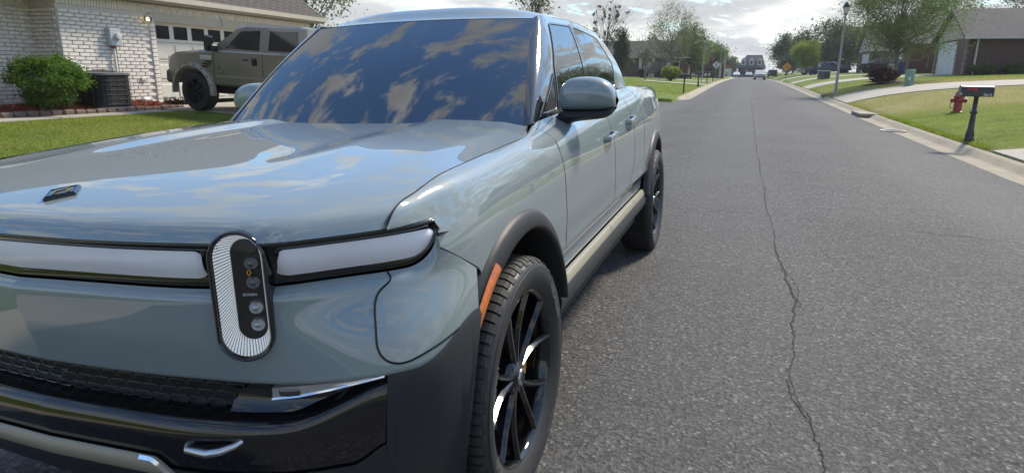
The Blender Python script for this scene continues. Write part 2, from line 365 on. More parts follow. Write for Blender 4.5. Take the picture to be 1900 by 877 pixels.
# side street with rounded corners: fan-shaped aprons
def ss_z(X, Y): return zl(Y) - .041 + .018 * np.maximum(-1.2 - X, 0)
ssx = ax((-70, -6, 4), (-6, -1.2, .3)); P = np.zeros((len(ssx), 30, 3))
for i, x in enumerate(ssx):
    e_ = 0 if x < -5.6 else 4.4 - sqrt(max(0, 4.4 ** 2 - (x + 5.6) ** 2))
    ya, yb = 20.4 - e_, 31.6 + e_; y = np.linspace(ya, yb, 30); P[i, :, 0] = x; P[i, :, 1] = y; P[i, :, 2] = ss_z(x, y) + (-.004 if x < -1.3 else 0)
v, f = gridmesh(P); tag(link('side_street', mesh(v, f), M_road), kind='structure')
KP = [(0, -.002), (.02, .006), (.28, -.012), (.36, .02), (.43, .085), (.50, .115), (.60, .122), (.62, .05)]
def kerb(name, path, side_, zf):
    """path in plan, side_ +1: kerb rises to the right of travel"""
    p_ = np.array(path, float); tn = np.gradient(p_, axis=0); tn /= np.linalg.norm(tn, axis=1, keepdims=True); nr = np.stack([tn[:, 1], -tn[:, 0]], 1) * side_
    P = np.zeros((len(p_), len(KP), 3))
    for j, (o_, h) in enumerate(KP): q = p_ + nr * o_; P[:, j, :2] = q; P[:, j, 2] = [zf(a[0], a[1]) + h for a in p_]
    v, f = gridmesh(P); return tag(link(name, mesh(v, f, True, 40), M_kerb), kind='structure')
zroad1 = lambda x, y: float(road_z(x, y))
kerb('kerb', [(XR, y) for y in ax((-80, 10, 6), (10, 23.6, 1.7))], 1, zroad1); kerb('kerb', [(XR, y) for y in ax((25.6, 60, 1.7), (60, 205, 6))], 1, zroad1)
arc1 = [(-5.6 + 4.4 * cos(a), 16.0 + 4.4 * sin(a)) for a in np.linspace(0, pi / 2, 14)]; arc2 = [(-5.6 + 4.4 * cos(a), 36.0 + 4.4 * sin(a)) for a in np.linspace(-pi / 2, 0, 14)]
def zk2(x, y): return float(road_z(XL, y)) if x > -1.25 else float(ss_z(x, y)) + .004
kerb('kerb', [(XL, y) for y in ax((-80, 15.9, 4))] + arc1 + [(x, 20.4) for x in (-7, -12, -25, -60)], -1, zk2)
kerb('kerb', [(x, 31.6) for x in (-60, -25, -12, -7)] + arc2 + [(XL, y) for y in ax((36.1, 60, 3), (60, 205, 6))], -1, zk2)
# lawn wedges inside the corner radii
for name, sy, yc, a0 in (('lawn_corner', 1, 16.0, 0), ('lawn_corner', -1, 36.0, 0)):
    P = np.zeros((14, 8, 3))
    for i, a in enumerate(np.linspace(0, pi / 2, 14)):
        x, y = -5.6 + 3.80 * cos(a), yc + sy * 3.80 * sin(a); z0 = zk2(-5.6 + 4.4 * cos(a), yc + sy * 4.4 * sin(a)) + .118
        for j, k in enumerate(np.linspace(0, 1, 8)):
            X_, Y_ = x + (-6.6 - x) * k, y + (yc - sy * 1.5 - y) * k; P[i, j] = (X_, Y_, max(float(gz(X_, Y_)) + .012, z0 - .15 * k) if k > 0 else z0)
    v, f = gridmesh(P); tag(link(name, mesh(v, f), M_grass), kind='structure')
# gutter inlet on the right kerb: the gap between the two kerb runs, with its slab
il = empty('storm_drain_inlet', (5.4, 24.6, float(road_z(5.4, 24.6)))); tag(il, 'concrete kerb storm drain inlet with a dark mouth and flat slab in the grass', 'drain')
b = B(); b.bbox((.62, 0, .085), (1.15, 2.1, .09), .015); b.build('slab', M_kerb, il)
b = B(); b.box((.20, 0, -.01), (.42, 1.98, .04)); b.build('gutter_pan', M_kerb, il)
b = B(); b.box((.45, 0, .02), (.16, 1.5, .085)); b.build('mouth', M_crack, il)
for k in (-1, 1): b = B(); b.bbox((.30, k * .92, .06), (.5, .22, .13), .04); b.build('kerb_end', M_kerb, il)
# oval gutter cover
mh = empty('gutter_cover', (5.47, 18.1, float(road_z(5.4, 18.1)) + .004)); tag(mh, 'pale ring around a dark round drain cover in the gutter', 'drain cover')
b = B(); b.lathe([(.34, 0), (.34, .022), (.24, .022), (.23, .004)], 32); b.build('ring', mat('pale_concrete', (.5, .47, .4), .8, vary=(8, .2)), mh); b = B(); b.lathe([(.23, .004), (.12, -.0), (.002, -.0)], 32); b.build('cover', M_crack, mh)
# cracks
def crack(name, pts, w, seed, jit=.05, step=.05):
    rg = np.random.default_rng(seed); pts = np.array(pts, float); d = np.concatenate([[0], np.cumsum(np.linalg.norm(np.diff(pts, axis=0), axis=1))]); n = int(d[-1] / step)
    q = np.stack([np.interp(np.linspace(0, d[-1], n), d, pts[:, k]) for k in (0, 1)], 1)
    wob = np.zeros(n)
    for fr, am in ((.9, 1.0), (2.7, .55), (7, .32), (17, .18)): wob += am * np.sin(np.linspace(0, d[-1], n) * fr * 2 * pi / 2.2 + rg.uniform(0, 6)) * rg.uniform(.6, 1.2)
    wob += rg.normal(0, .25, n); tn = np.gradient(q, axis=0); tn /= np.linalg.norm(tn, axis=1, keepdims=True); nr = np.stack([-tn[:, 1], tn[:, 0]], 1); q = q + nr * (wob * jit * .35)[:, None]
    ww = w * np.clip(.55 + .6 * rg.random(n) + .5 * np.sin(np.linspace(0, d[-1], n) * 2.1 + seed), .12, 1.7)
    P = np.stack([np.concatenate([q + nr * ww[:, None] * k, (road_z(q[:, 0], q[:, 1]) + .0035)[:, None]], 1) for k in (-.5, .5)], 1); v, f = gridmesh(P); tag(link(name, mesh(v, f, False), M_crack), kind='structure')
crack('road_crack', [(1.99, -.6), (1.97, .5), (1.93, 1.2), (1.97, 1.9), (1.98, 2.6), (1.955, 3.4)], .009, 1, .045, .016); crack('road_crack', [(1.955, 3.4), (1.93, 5.2), (1.92, 8), (1.90, 12), (1.93, 22), (1.95, 45)], .008, 2, .04, .05)
crack('road_crack', [(1.96, .75), (1.91, .95), (1.93, 1.2)], .006, 3, .05, .02); crack('road_crack', [(2.02, 2.2), (2.05, 2.7), (1.97, 3.1)], .008, 4, .05, .02)
crack('road_crack', [(2.3, 5.10), (3.0, 4.98), (4.1, 4.85), (5.3, 4.6)], .006, 5, .07, .04); crack('road_crack', [(1.0, 5.2), (1.6, 5.22), (2.1, 5.15)], .005, 6, .06, .04)
crack('road_crack', [(-1.1, 19.1), (1.0, 19.3), (5.3, 20)], .02, 7, .15, .1); crack('road_crack', [(1.9, 9.0), (3.5, 9.3), (5.2, 9.1)], .006, 8, .1, .06); crack('road_crack', [(-1.0, 30), (.5, 33), (5.2, 33.5)], .02, 9, .3, .2)
# driveways and paths: slabs a little above the lawn
def slab(name, poly, up=.035, m=M_conc, nx=16, ny=6):
    a, b_, c, d = [np.array(q, float) for q in poly]; P = np.zeros((nx, ny, 3))
    for i, s in enumerate(np.linspace(0, 1, nx)):
        for j, t in enumerate(np.linspace(0, 1, ny)):
            q = (a + (b_ - a) * s) * (1 - t) + (d + (c - d) * s) * t; P[i, j] = (*q, float(gz(*q)) + up)
    v, f = gridmesh(P, .12, cen=np.array([P[..., 0].mean(), P[..., 1].mean(), -50])); return tag(link(name, mesh(v, f, False), m), kind='structure')
slab('driveway', [(5.99, 6.4), (20, 6.4), (20, 12.45), (5.99, 12.25)]); slab('driveway', [(5.99, 31), (26, 31.5), (26, 37), (5.99, 36.6)], nx=30)
slab('driveway', [(5.99, 51.5), (15.6, 52.8), (15.6, 57.5), (5.99, 57.0)], nx=24); slab('driveway', [(5.99, 68.5), (15.8, 70.5), (15.8, 75), (5.99, 73.5)], nx=24)
slab('driveway', [(5.99, 90), (20, 97.5), (20, 102.5), (5.99, 95)], nx=24); slab('driveway', [(5.99, 112), (22, 114), (22, 119), (5.99, 117)], nx=24)
slab('driveway', [(-1.85, 9.9), (-12.75, 10.6), (-12.75, 17.3), (-1.85, 16)], nx=24); slab('footpath', [(-11.25, -6), (-11.25, 10.3), (-12.05, 10.3), (-12.15, -6)], .02, nx=40, ny=3)
slab('driveway', [(-1.85, 76), (-9, 77), (-9, 83), (-1.85, 80)], nx=14); slab('driveway', [(-1.85, 60), (-8, 62.5), (-8, 64.5), (-1.85, 63)], nx=14)
b = B()
for y0 in (7.35, 4.1, 1.0): b.box((-11.68, y0, float(gz(-11.68, y0)) + .022), (.86, .02, .006), .25)
tag(b.build('footpath_joint', M_crack), kind='structure')
# ---- grass blades on the nearer lawns (nobody could count them)
def quads_obj(name, V, m, parent=None, kind=None, k=4):
    n = len(V); me = bpy.data.meshes.new('m'); me.vertices.add(n * k); me.vertices.foreach_set('co', np.asarray(V, np.float32).ravel()); me.loops.add(n * k); me.polygons.add(n)
    me.loops.foreach_set('vertex_index', np.arange(n * k, dtype=np.int32)); me.polygons.foreach_set('loop_start', np.arange(0, n * k, k, dtype=np.int32)); me.update(calc_edges=True); me.validate()
    return tag(link(name, me, m, parent), kind=kind)
def blades(name, x0, x1, y0, y1, n, h, w, label, avoid=None):
    x = rng.uniform(x0, x1, n); y = rng.uniform(y0, y1, n)
    if avoid is not None: k = ~avoid(x, y); x, y = x[k], y[k]
    n = len(x); z = gz(x, y); a = rng.uniform(0, 2 * pi, n); hh = h * rng.uniform(.5, 1.25, n); ww = w * rng.uniform(.6, 1.3, n); lx, ly = rng.normal(0, .5, n) * hh, rng.normal(0, .5, n) * hh
    V = np.zeros((n, 3, 3)); V[:, 0] = np.stack([x - np.cos(a) * ww, y - np.sin(a) * ww, z - .005], 1); V[:, 1] = np.stack([x + np.cos(a) * ww, y + np.sin(a) * ww, z - .005], 1); V[:, 2] = np.stack([x + lx, y + ly, z + hh], 1)
    o = quads_obj(name, V, M_blade, k=3); tag(o, label, 'grass', kind='stuff')
def translucent(nt, b, amt=.45, boost=1.5):
    """thin leaf: part of the light passes through"""
    out = [n for n in nt.nodes if n.type == 'OUTPUT_MATERIAL'][0]; t = N(nt.nodes, 'ShaderNodeBsdfTranslucent'); x = N(nt.nodes, 'ShaderNodeMixShader', i_Fac=amt)
    src = [l.from_socket for l in nt.links if l.to_socket == b.inputs['Base Color']]
    if src: nt.links.new(mixc(nt, 1.0, src[0], (boost, boost * 1.05, boost * .8), 'MULTIPLY'), t.inputs[0])
    else: c = b.inputs['Base Color'].default_value; t.inputs[0].default_value = (min(1, c[0] * boost), min(1, c[1] * boost * 1.05), c[2] * boost * .8, 1)
    nt.links.new(b.outputs[0], x.inputs[1]); nt.links.new(t.outputs[0], x.inputs[2]); nt.links.new(x.outputs[0], out.inputs[0])
def blade_mat(nt, b):
    grass(nt, b)
    for l in list(nt.links):
        if l.to_socket == b.inputs['Normal']: nt.links.remove(l)
    translucent(nt, b, .5, 1.7)
M_blade = ground_mat('grass_blade', blade_mat)
onslab = lambda x, y: ((y < 12.7) & (x > 5.5)) | ((y > 30.7) & (y < 37.3) & (x > 5.5)) | ((x > 5.8) & (x < 7.2) & (y > 23.4) & (y < 25.8))
blades('lawn_grass', -11.2, -3.0, -1.0, 9.8, 90000, .026, .006, 'short green lawn grass in front of the whitewashed brick house')
blades('lawn_grass', 6.02, 14, 12.4, 23, 60000, .024, .006, 'bright green lawn grass around the black mailbox', onslab); blades('lawn_grass', 6.02, 18, 23, 50, 50000, .035, .010, 'dry straw coloured lawn grass beyond the fire hydrant', onslab)
blades('lawn_edge_grass', 5.97, 6.10, 12.5, 42, 9000, .075, .008, 'longer grass tufts leaning over the right kerb', onslab)
blades('lawn_grass', -9, -1.9, 36.5, 62, 16000, .035, .014, 'green lawn grass on the far street corner')

# ================================================================== THE HOUSE ON THE LEFT
HX, HY0, HY1, HZ0, HZ1 = -12.9, 8.85, 17.9, .60, 3.06
DY0, DY1, DZ0, DZ1 = 11.42, 16.30, .64, 2.64
whitewash = mat('whitewashed_brick', (.72, .665, .60), .9, vary=(9, .18), bump=(90, .5, .006)); mortar = mat('mortar', (.58, .545, .50), .95, vary=(30, .2))
M_shin = mat('roof_shingle', (.085, .072, .064), .9, vary=(7, .35), bump=(120, .5, .004)); M_trim = mat('trim_cream', (.46, .42, .34), .7, vary=(5, .08)); M_white = mat('door_white', (.62, .58, .50), .55, vary=(4, .06))
M_dark = mat('dark_pane', (.010, .011, .013), .08); M_soffit = mat('soffit', (.36, .33, .27), .8)
house = empty('brick_house', (HX, HY0, HZ0)); tag(house, 'whitewashed brick house with a double garage door and brown shingle roof', 'house')
def hpart(b, name, m, parent=house, smooth=False):
    o = b.build(name, m, parent, smooth); o.location = (-HX, -HY0, -HZ0) if parent is house else (0, 0, 0); return o
b = B(); b.box((HX - .15, (HY0 + DY0) / 2 - .04, (HZ0 + HZ1) / 2 - .1), (.30, DY0 - HY0 - .09, HZ1 - HZ0 + .2)); b.box((HX - .15, (DY1 + HY1) / 2, (HZ0 + HZ1) / 2 - .1), (.30, HY1 - DY1, HZ1 - HZ0 + .2)); b.box((HX - .15, (DY0 + DY1) / 2 - .05, (DZ1 + HZ1) / 2), (.29, DY1 - DY0 + .15, HZ1 - DZ1))
b.box((HX - .46, HY0 + .16, (HZ0 + HZ1) / 2 - .1), (.72, .30, HZ1 - HZ0 + .2)); b.box((HX - .95, HY0 - 6.0, (HZ0 + HZ1) / 2 - .1), (.30, 12.3, HZ1 - HZ0 + .2)); b.box((HX - 6, HY1 - .15, (HZ0 + HZ1) / 2 - .1), (11.6, .3, HZ1 - HZ0 + .2))
wall = hpart(b, 'wall', mortar)
# bricks: those on the face beside the garage are parts, the rest one mass
BL, BH = .262, .0855; brick_me = {}
def brick_shape(l, d, h): 
    q = B(); q.bbox((0, 0, 0), (l, d, h), .007); return mesh(q.v, q.f, False)
BM = [brick_shape(.246 + random.uniform(-.004, .004), .036, .071 + random.uniform(-.003, .003)) for _ in range(4)]; BHALF = brick_shape(.118, .036, .071); BSOLD = brick_shape(.066, .036, .205)
for m_ in BM + [BHALF, BSOLD]: m_.materials.append(whitewash)
spots = []                                       # (mesh, position, rz)
def courses(axis, fixed, a0, a1, z0, z1, out, mark):
    n = int((z1 - z0) / BH); 
    for r_ in range(n):
        z = z0 + (r_ + .5) * BH; x = a0 + (BL / 4 if r_ % 2 else BL / 2)
        if r_ % 2: x = a0 + BL / 4; spots.append((BHALF, axis, fixed, x, z, out, mark)); x = a0 + BL
        while x + BL / 2 < a1 + .05: spots.append((random.choice(BM), axis, fixed, x, z, out, mark)); x += BL
courses('y', HX, HY0 + .01, DY0 - .20, HZ0 + .0, HZ1 - .24, 1, 0); courses('y', HX, HY0 - .0 + DY1 - HY0 + .22, HY1, HZ0, HZ1 - .24, 1, 2); courses('y', HX - .80, HY0 - 5.0, HY0 - .05, HZ0, HZ1 - .24, 1, 1); courses('x', HY0, HX - .80, HX + .03, HZ0, HZ1 - .24, -1, 1)
for y in np.arange(HY0 + .05, HY1, .0765): spots.append((BSOLD, 'y', HX, y, HZ1 - .125, 1, 3 if y > DY0 - .25 else 0))
for y in np.arange(HY0 - 4, HY0 - .1, .0765): spots.append((BSOLD, 'y', HX - .80, y, HZ1 - .125, 1, 1))
for k, y in enumerate(np.arange(HZ0 + .05, DZ1 + .1, .105)): spots.append((BM[0], 'q', HX, DY0 - .10, y, 1, 0))
spots.sort(key=lambda s_: s_[6]); rest = B(); cnt = 0
for me_, axs, fx_, a, z, out, mark in spots:
    j = random.uniform(-.004, .004); tl = random.uniform(-.008, .008)
    loc = (fx_ + .016 + j, a, z) if axs != 'x' else (a, fx_ - .016 + j, z); rot = (tl, 0, pi / 2) if axs != 'x' else (0, tl, 0); sc = (.62, 1.7, 1.3) if axs == 'q' else (1, 1, 1)
    if axs == 'q': loc = (fx_ + .022, a, z)
    if mark == 0 and cnt < 300:
        o = bpy.data.objects.new('brick', me_); COL.objects.link(o); o.parent = wall; o.location = loc; o.rotation_euler = rot; o.scale = sc; cnt += 1
    else:
        M_ = Matrix.Translation(loc) @ Matrix.Rotation(rot[2], 4, 'Z') @ Matrix.Rotation(rot[0] if axs != 'x' else rot[1], 4, 'X'); rest.add([M_ @ v_.co for v_ in me_.vertices], [tuple(p_.vertices) for p_ in me_.polygons])
o = rest.build('bricks_beyond', whitewash, wall); tag(o, kind='stuff')
# garage door
b = B(); b.box((HX - .12, (DY0 + DY1) / 2, (DZ0 + DZ1) / 2), (.05, DY1 - DY0, DZ1 - DZ0)); door = hpart(b, 'garage_door', M_white)
pw = (DY1 - DY0) / 8; ph = (DZ1 - DZ0) / 4; pq = B(); pq.bbox((0, 0, 0), (.026, pw - .13, ph - .15), .012); PM = mesh(pq.v, pq.f, False); PM.materials.append(M_white); wq = B(); wq.bbox((0, 0, 0), (.02, pw - .16, ph - .17), .004); WM = mesh(wq.v, wq.f, False); WM.materials.append(M_dark); rq = B(); rq.box((0, 0, 0), (.012, DY1 - DY0 - .01, .012)); 
for r_ in range(4):
    if r_: q = B(); q.box((HX - .094, (DY0 + DY1) / 2, DZ0 + r_ * ph), (.006, DY1 - DY0 - .02, .012)); q.build('section_joint', mat('joint_dark', (.2, .185, .16), .9), door)  # darker joint lines between the door sections
    for c in range(8):
        o = bpy.data.objects.new('window' if r_ == 3 else 'door_panel', WM if r_ == 3 else PM); COL.objects.link(o); o.parent = door; o.location = (HX - .088, DY0 + (c + .5) * pw, DZ0 + (r_ + .5) * ph)
b = B(); b.box((HX - .03, DY0 - .045, (DZ0 + DZ1) / 2), (.14, .09, DZ1 - DZ0)); b.box((HX - .03, DY1 + .045, (DZ0 + DZ1) / 2), (.14, .09, DZ1 - DZ0)); b.box((HX + .01, (DY0 + DY1) / 2, DZ1 + .11), (.07, DY1 - DY0 + .30, .22)); b.box((HX + .045, (DY0 + DY1) / 2, DZ1 + .015), (.05, DY1 - DY0 + .30, .03)); b.prism([(HX + .046, 13.75, DZ1), (HX + .046, 13.90, DZ1), (HX + .046, 13.84, DZ1 + .24), (HX + .046, 13.72, DZ1 + .24)], (.02, 0, 0)); hpart(b, 'garage_trim', M_trim)
# eaves, gutter, roof with shingles
EX, EZ, RX, RZ = HX + .42, HZ1 + .06, HX - 5.6, HZ1 + 4.1; RY0, RY1 = -4.0, HY1 + .35
b = B(); b.box((HX + .20, (RY0 + RY1) / 2, HZ1 + .03), (.44, RY1 - RY0 - .1, .04)); hpart(b, 'soffit', M_soffit); b = B(); b.box((EX + .01, (RY0 + RY1) / 2, EZ + .05), (.10, RY1 - RY0, .13)); hpart(b, 'gutter', M_trim)
b = B(); b.prism([(EX - .02, RY0, EZ + .08), (RX, RY0, RZ), (RX - (RX - EX) * -1.0, RY0, EZ + .08), (RX - 5.6, RY0, EZ)], (0, RY1 - RY0, 0)); roof = hpart(b, 'roof', M_shin)
b = B(); b.prism([(EX - .3, HY1 - .04, EZ), (RX, HY1 - .04, RZ - .1), (RX - 5.6, HY1 - .04, EZ)], (0, .05, 0)); hpart(b, 'gable', M_trim); b = B(); b.prism([(EX, RY1, EZ - .03), (RX, RY1, RZ - .06), (RX, RY1, RZ + .03), (EX, RY1, EZ + .12)], (0, .03, 0)); hpart(b, 'bargeboard', M_trim)
dv = Vector((RX - EX, 0, RZ - EZ)); RL = dv.length; dv.normalize(); ang = atan2(RZ - EZ, EX - RX); sq = B(); sq.bbox((0, 0, 0), (.20, .315, .018), .006); SM = mesh(sq.v, sq.f, False); SM.materials.append(M_shin)
rest = B(); cnt = 0; SP = []
for r_ in range(int(RL / .145) - 1):
    for k in range(int((RY1 - RY0) / .33)):
        y = RY0 + .16 + k * .33 + (.165 if r_ % 2 else 0)
        if y > RY1 - .15: continue
        SP.append((r_, y))
SP.sort(key=lambda s_: (s_[1] < 8.6 or s_[0] > 11, s_[0], -s_[1]))
for r_, y in SP:
    p_ = Vector((EX, y, EZ + .105)) + dv * (.09 + r_ * .145) + Vector((0, 0, .012 + random.uniform(0, .006))); ry = ang - .075
    if cnt < 300:
        o = bpy.data.objects.new('shingle', SM); COL.objects.link(o); o.parent = roof; o.location = p_; o.rotation_euler = (random.uniform(-.01, .01), ry, 0); cnt += 1
    elif y > 6: M_ = Matrix.Translation(p_) @ Matrix.Rotation(ry, 4, 'Y'); rest.add([M_ @ v_.co for v_ in SM.vertices], [tuple(q.vertices) for q in SM.polygons])
o = rest.build('shingles_beyond', M_shin, roof); tag(o, kind='stuff')
# meter, conduit, wall lamp, outlet boxes
mt = empty('electric_meter', (HX + .03, 10.12, 1.98)); tag(mt, 'grey electric meter box with round glass dial on the brick wall', 'meter')
gm = mat('meter_grey', (.40, .44, .46), .5, .2); b = B(); b.bbox((.075, 0, .20), (.15, .30, .40), .012); b.build('box', gm, mt)
b = B(); MX2 = Matrix(((0, 0, 1), (1, 0, 0), (0, 1, 0))); b.lathe([(.085, 0), (.085, .05), (.07, .085), (.001, .09)], 24, MX2, (.15, .04, .22)); b.build('dial', mat('meter_glass', (.55, .56, .55), .08, 0, 1), mt, True); b = B(); b.tube([(.06, -.02, 0), (.06, -.02, -.74)], .028, 10); b.build('conduit', mat('conduit_white', (.62, .60, .56), .5), mt, True); b = B(); b.lathe([(.045, -.05), (.045, .0)], 12, None, (.06, -.02, -.01)); b.build('coupling', mat('coupling_red', (.35, .05, .04), .6), mt); b = B(); b.tube([(.04, .06, 0), (.04, .065, -.6)], .007, 6); b.build('ground_wire', M_dark, mt)
lm = empty('wall_lamp', (HX + .03, 11.10, 2.62)); tag(lm, 'small lit carriage lamp with glass jar beside the garage door', 'lamp'); brass = mat('lamp_cream', (.45, .40, .32), .5)
b = B(); b.lathe([(.06, 0), (.05, .03), (.001, .035)], 16, MX2, (0, 0, 0)); b.tube([(.02, 0, 0), (.10, 0, -.06), (.14, 0, .0), (.14, 0, .06)], .010, 8); b.build('arm', brass, lm, True); b = B(); b.lathe([(.001, .20), (.03, .17), (.10, .13), (.105, .115), (.04, .115)], 20, None, (.14, 0, 0)); b.build('cap', brass, lm, True); b = B(); b.lathe([(.05, -.03), (.085, .0), (.095, .06), (.08, .115)], 20, None, (.14, 0, 0)); b.build('glass_jar', clear_mat('jar_glass', (.97, .96, .93)), lm, True); b = B(); b.lathe([(.001, .0), (.03, .02), (.03, .05), (.001, .085)], 12, None, (.14, 0, 0)); b.build('bulb', mat('bulb', (.9, .85, .7), .4, emit=((1, .82, .5), 2.5)), lm, True)
b = B(); b.bbox((HX + .05, 10.86, 1.20), (.06, .14, .09), .012); tag(b.build('outlet_cover', mat('outlet_cream', (.55, .52, .42), .5)), 'small cream outlet cover low on the brick wall', 'outlet'); b = B(); b.bbox((HX + .09, 8.98, 1.50), (.12, .14, .20), .012); tag(b.build('junction_box', gm), 'grey junction box on the wall just above the bush', 'box'); b = B(); b.bbox((HX + .20, 10.72, .70), (.16, .26, .14), .05); tag(b.build('vent_hood', mat('vent_white', (.6, .6, .58), .5)), 'white plastic vent hood low on the wall right of the air conditioner', 'vent'); b = B(); b.tube([(HX - .7, 7.62, 1.02), (HX - .55, 7.60, 1.0), (HX - .50, 7.60, .9)], .05, 8); b.lathe([(.09, -.05), (.10, .02), (.05, .06)], 12, None, (HX - .62, 7.62, 1.02)); tag(b.build('hose_bib', mat('vent_white', (.6, .6, .58), .5), None, True), 'white hose connection on the wall left of the bush', 'tap')
# mulch bed with its edging blocks
P = np.zeros((40, 10, 3))
for i, y in enumerate(np.linspace(-4, 10.95, 40)):
    for j, t in enumerate(np.linspace(0, 1, 10)): P[i, j] = (-12.02 + (-13.8 + 12.02) * t if y < 8.9 else -12.02 + (-12.95 + 12.02) * t, y, float(gz(-12, y)) + .06 + .14 * sin(t * 1.5) + random.uniform(-.012, .012))
v, f = gridmesh(P); o = link('mulch_bed', mesh(v, f), M_mulch); tag(o, kind='structure')
n = 9000; x = rng.uniform(-12.9, -12.03, n); y = rng.uniform(2, 10.95, n); t = (-12.02 - x) / 1.2; z = gz(-12, 8) + .075 + .14 * np.sin(np.clip(t, 0, 1) * 1.5) + rng.uniform(0, .035, n); V = np.zeros((n, 4, 3)); d1 = rng.normal(0, 1, (n, 3)); d1 /= np.linalg.norm(d1, axis=1, keepdims=True); d2 = np.cross(d1, rng.normal(0, 1, (n, 3))); d2 /= np.linalg.norm(d2, axis=1, keepdims=True); c = np.stack([x, y, z], 1); V[:, 0] = c - d1 * .04; V[:, 1] = c + d2 * .008; V[:, 2] = c + d1 * .04; V[:, 3] = c - d2 * .008
tag(quads_obj('mulch_chips', V, M_mulch), 'red wood mulch chips in the bed along the house', 'mulch', kind='stuff')
stone = mat('edging_stone', (.15, .105, .085), .9, vary=(14, .4), bump=(40, .7, .012)); sq = B(); sq.bbox((0, 0, 0), (.15, .235, .13), .03); ST = mesh(sq.v, sq.f, False); ST.materials.append(stone); k = 0
edging = empty('edging_wall', (-12.06, 8, float(gz(-12, 8)))); tag(edging, 'low curved row of brown edging blocks around the red mulch bed', 'edging')
for y in np.arange(3.2, 11.1, .246):
    x = -12.02 - (0 if y < 9.6 else .0) ; o = bpy.data.objects.new('block', ST); COL.objects.link(o); o.parent = edging; o.location = (x + 12.06 + random.uniform(-.015, .015) + .05 * sin(y * .8), y - 8, .055 + random.uniform(-.012, .012)); o.rotation_euler = (0, 0, random.uniform(-.08, .08))
# air conditioner
ac = empty('air_conditioner', (-12.36, 9.33, float(gz(-12, 9)) + .10)); tag(ac, 'dark grey louvred air conditioner unit between bush and garage', 'air conditioner'); acm = mat('ac_dark', (.028, .030, .034), .6, .2); act = mat('ac_top', (.20, .20, .195), .5, .3)
def rrect(w, d, r, n=6):
    out = []
    for k, (sx, sy) in enumerate(((1, 1), (-1, 1), (-1, -1), (1, -1))):
        for a in np.linspace(0, pi / 2, n): an = a + k * pi / 2; out.append((sx * (w / 2 - r) + r * cos(an), sy * (d / 2 - r) + r * sin(an)))
    return out
def rring(L, zs): 
    q = B(); n = len(L[0]); q.add([(x, y, z) for l_, z in zip(L, zs) for x, y in l_], [(i * n + k, i * n + (k + 1) % n, (i + 1) * n + (k + 1) % n, (i + 1) * n + k) for i in range(len(L) - 1) for k in range(n)]); return q
L = [rrect(.86, .86, .22)] * 2; q = rring(L, [.03, .74]); q.build('cabinet', acm, ac)
for z in np.arange(.07, .73, .026): q = rring([rrect(.862, .862, .22), rrect(.895, .895, .235), rrect(.862, .862, .22)], [z, z + .004, z + .016]); q.build('louvre', acm, ac)
q = B()
for z in np.arange(.1, .74, .105): L_ = [(x, y, z) for x, y in rrect(.905, .905, .24)]; q.tube(L_ + [L_[0]], .003, 4, False)
for x, y in [rrect(.905, .905, .24)[i] for i in range(24)][::3] + [(.4525, k) for k in (-.2, 0, .2)] + [(k, -.4525) for k in (-.2, 0, .2)]: q.tube([(x, y, .04), (x, y, .74)], .004, 4)
q.build('guard_wires', mat('guard_wire', (.06, .06, .062), .5), ac); q = rring([rrect(.90, .90, .23), rrect(.93, .93, .245), rrect(.93, .93, .245), rrect(.70, .70, .33)], [.735, .745, .785, .80]); q.build('top_rim', act, ac, True); q = B()
for r_ in (.10, .17, .24, .31): q.tube([(r_ * cos(a), r_ * sin(a), .81 + .05 * (1 - (r_ / .36) ** 2)) for a in np.linspace(0, 2 * pi, 25)], .006, 4, False)
q.lathe([(.34, .79), (.30, .70), (.0, .69)], 24); q.build('fan_guard', acm, ac); q = rring([rrect(.92, .92, .24)] * 2, [0, .035]); q.build('base', act, ac)

# ================================================================== PLANTS
def leaf_mat(name, col, amt=.4, vary=.35):
    m = mat(name, col, .6, vary=(1.3, vary, 3), spec=.3); translucent(m.node_tree, m.node_tree.nodes['Principled BSDF'], amt, 1.5); return m
LM = {k: leaf_mat('leaf_' + k, c) for k, c in dict(bush=(.085, .16, .018), green=(.105, .155, .045), pale=(.16, .175, .095), dark=(.060, .088, .042), yellow=(.20, .24, .04), purple=(.055, .022, .030), red=(.10, .045, .03), olive=(.085, .095, .035)).items()}
bark = mat('bark', (.105, .085, .070), .95, vary=(9, .3), bump=(30, .7, .02)); bark2 = mat('bark_pale', (.20, .175, .15), .95, vary=(9, .3))
def leaves(C, spread, size, n, rg, flat=.6):
    """n leaf quads scattered round clump centres"""
    k = rg.integers(0, len(C), n); c = C[k] + rg.normal(0, 1, (n, 3)) * np.asarray(spread) * rg.random((n, 1)) ** .4
    d1 = rg.normal(0, 1, (n, 3)); d1 /= np.linalg.norm(d1, axis=1, keepdims=True); d2 = np.cross(d1, rg.normal(0, 1, (n, 3))); d2 /= np.linalg.norm(d2, axis=1, keepdims=True); s = size * rg.uniform(.55, 1.3, (n, 1))
    V = np.zeros((n, 4, 3)); V[:, 0] = c - d1 * s; V[:, 1] = c + d2 * s * flat; V[:, 2] = c + d1 * s; V[:, 3] = c - d2 * s * flat; return V
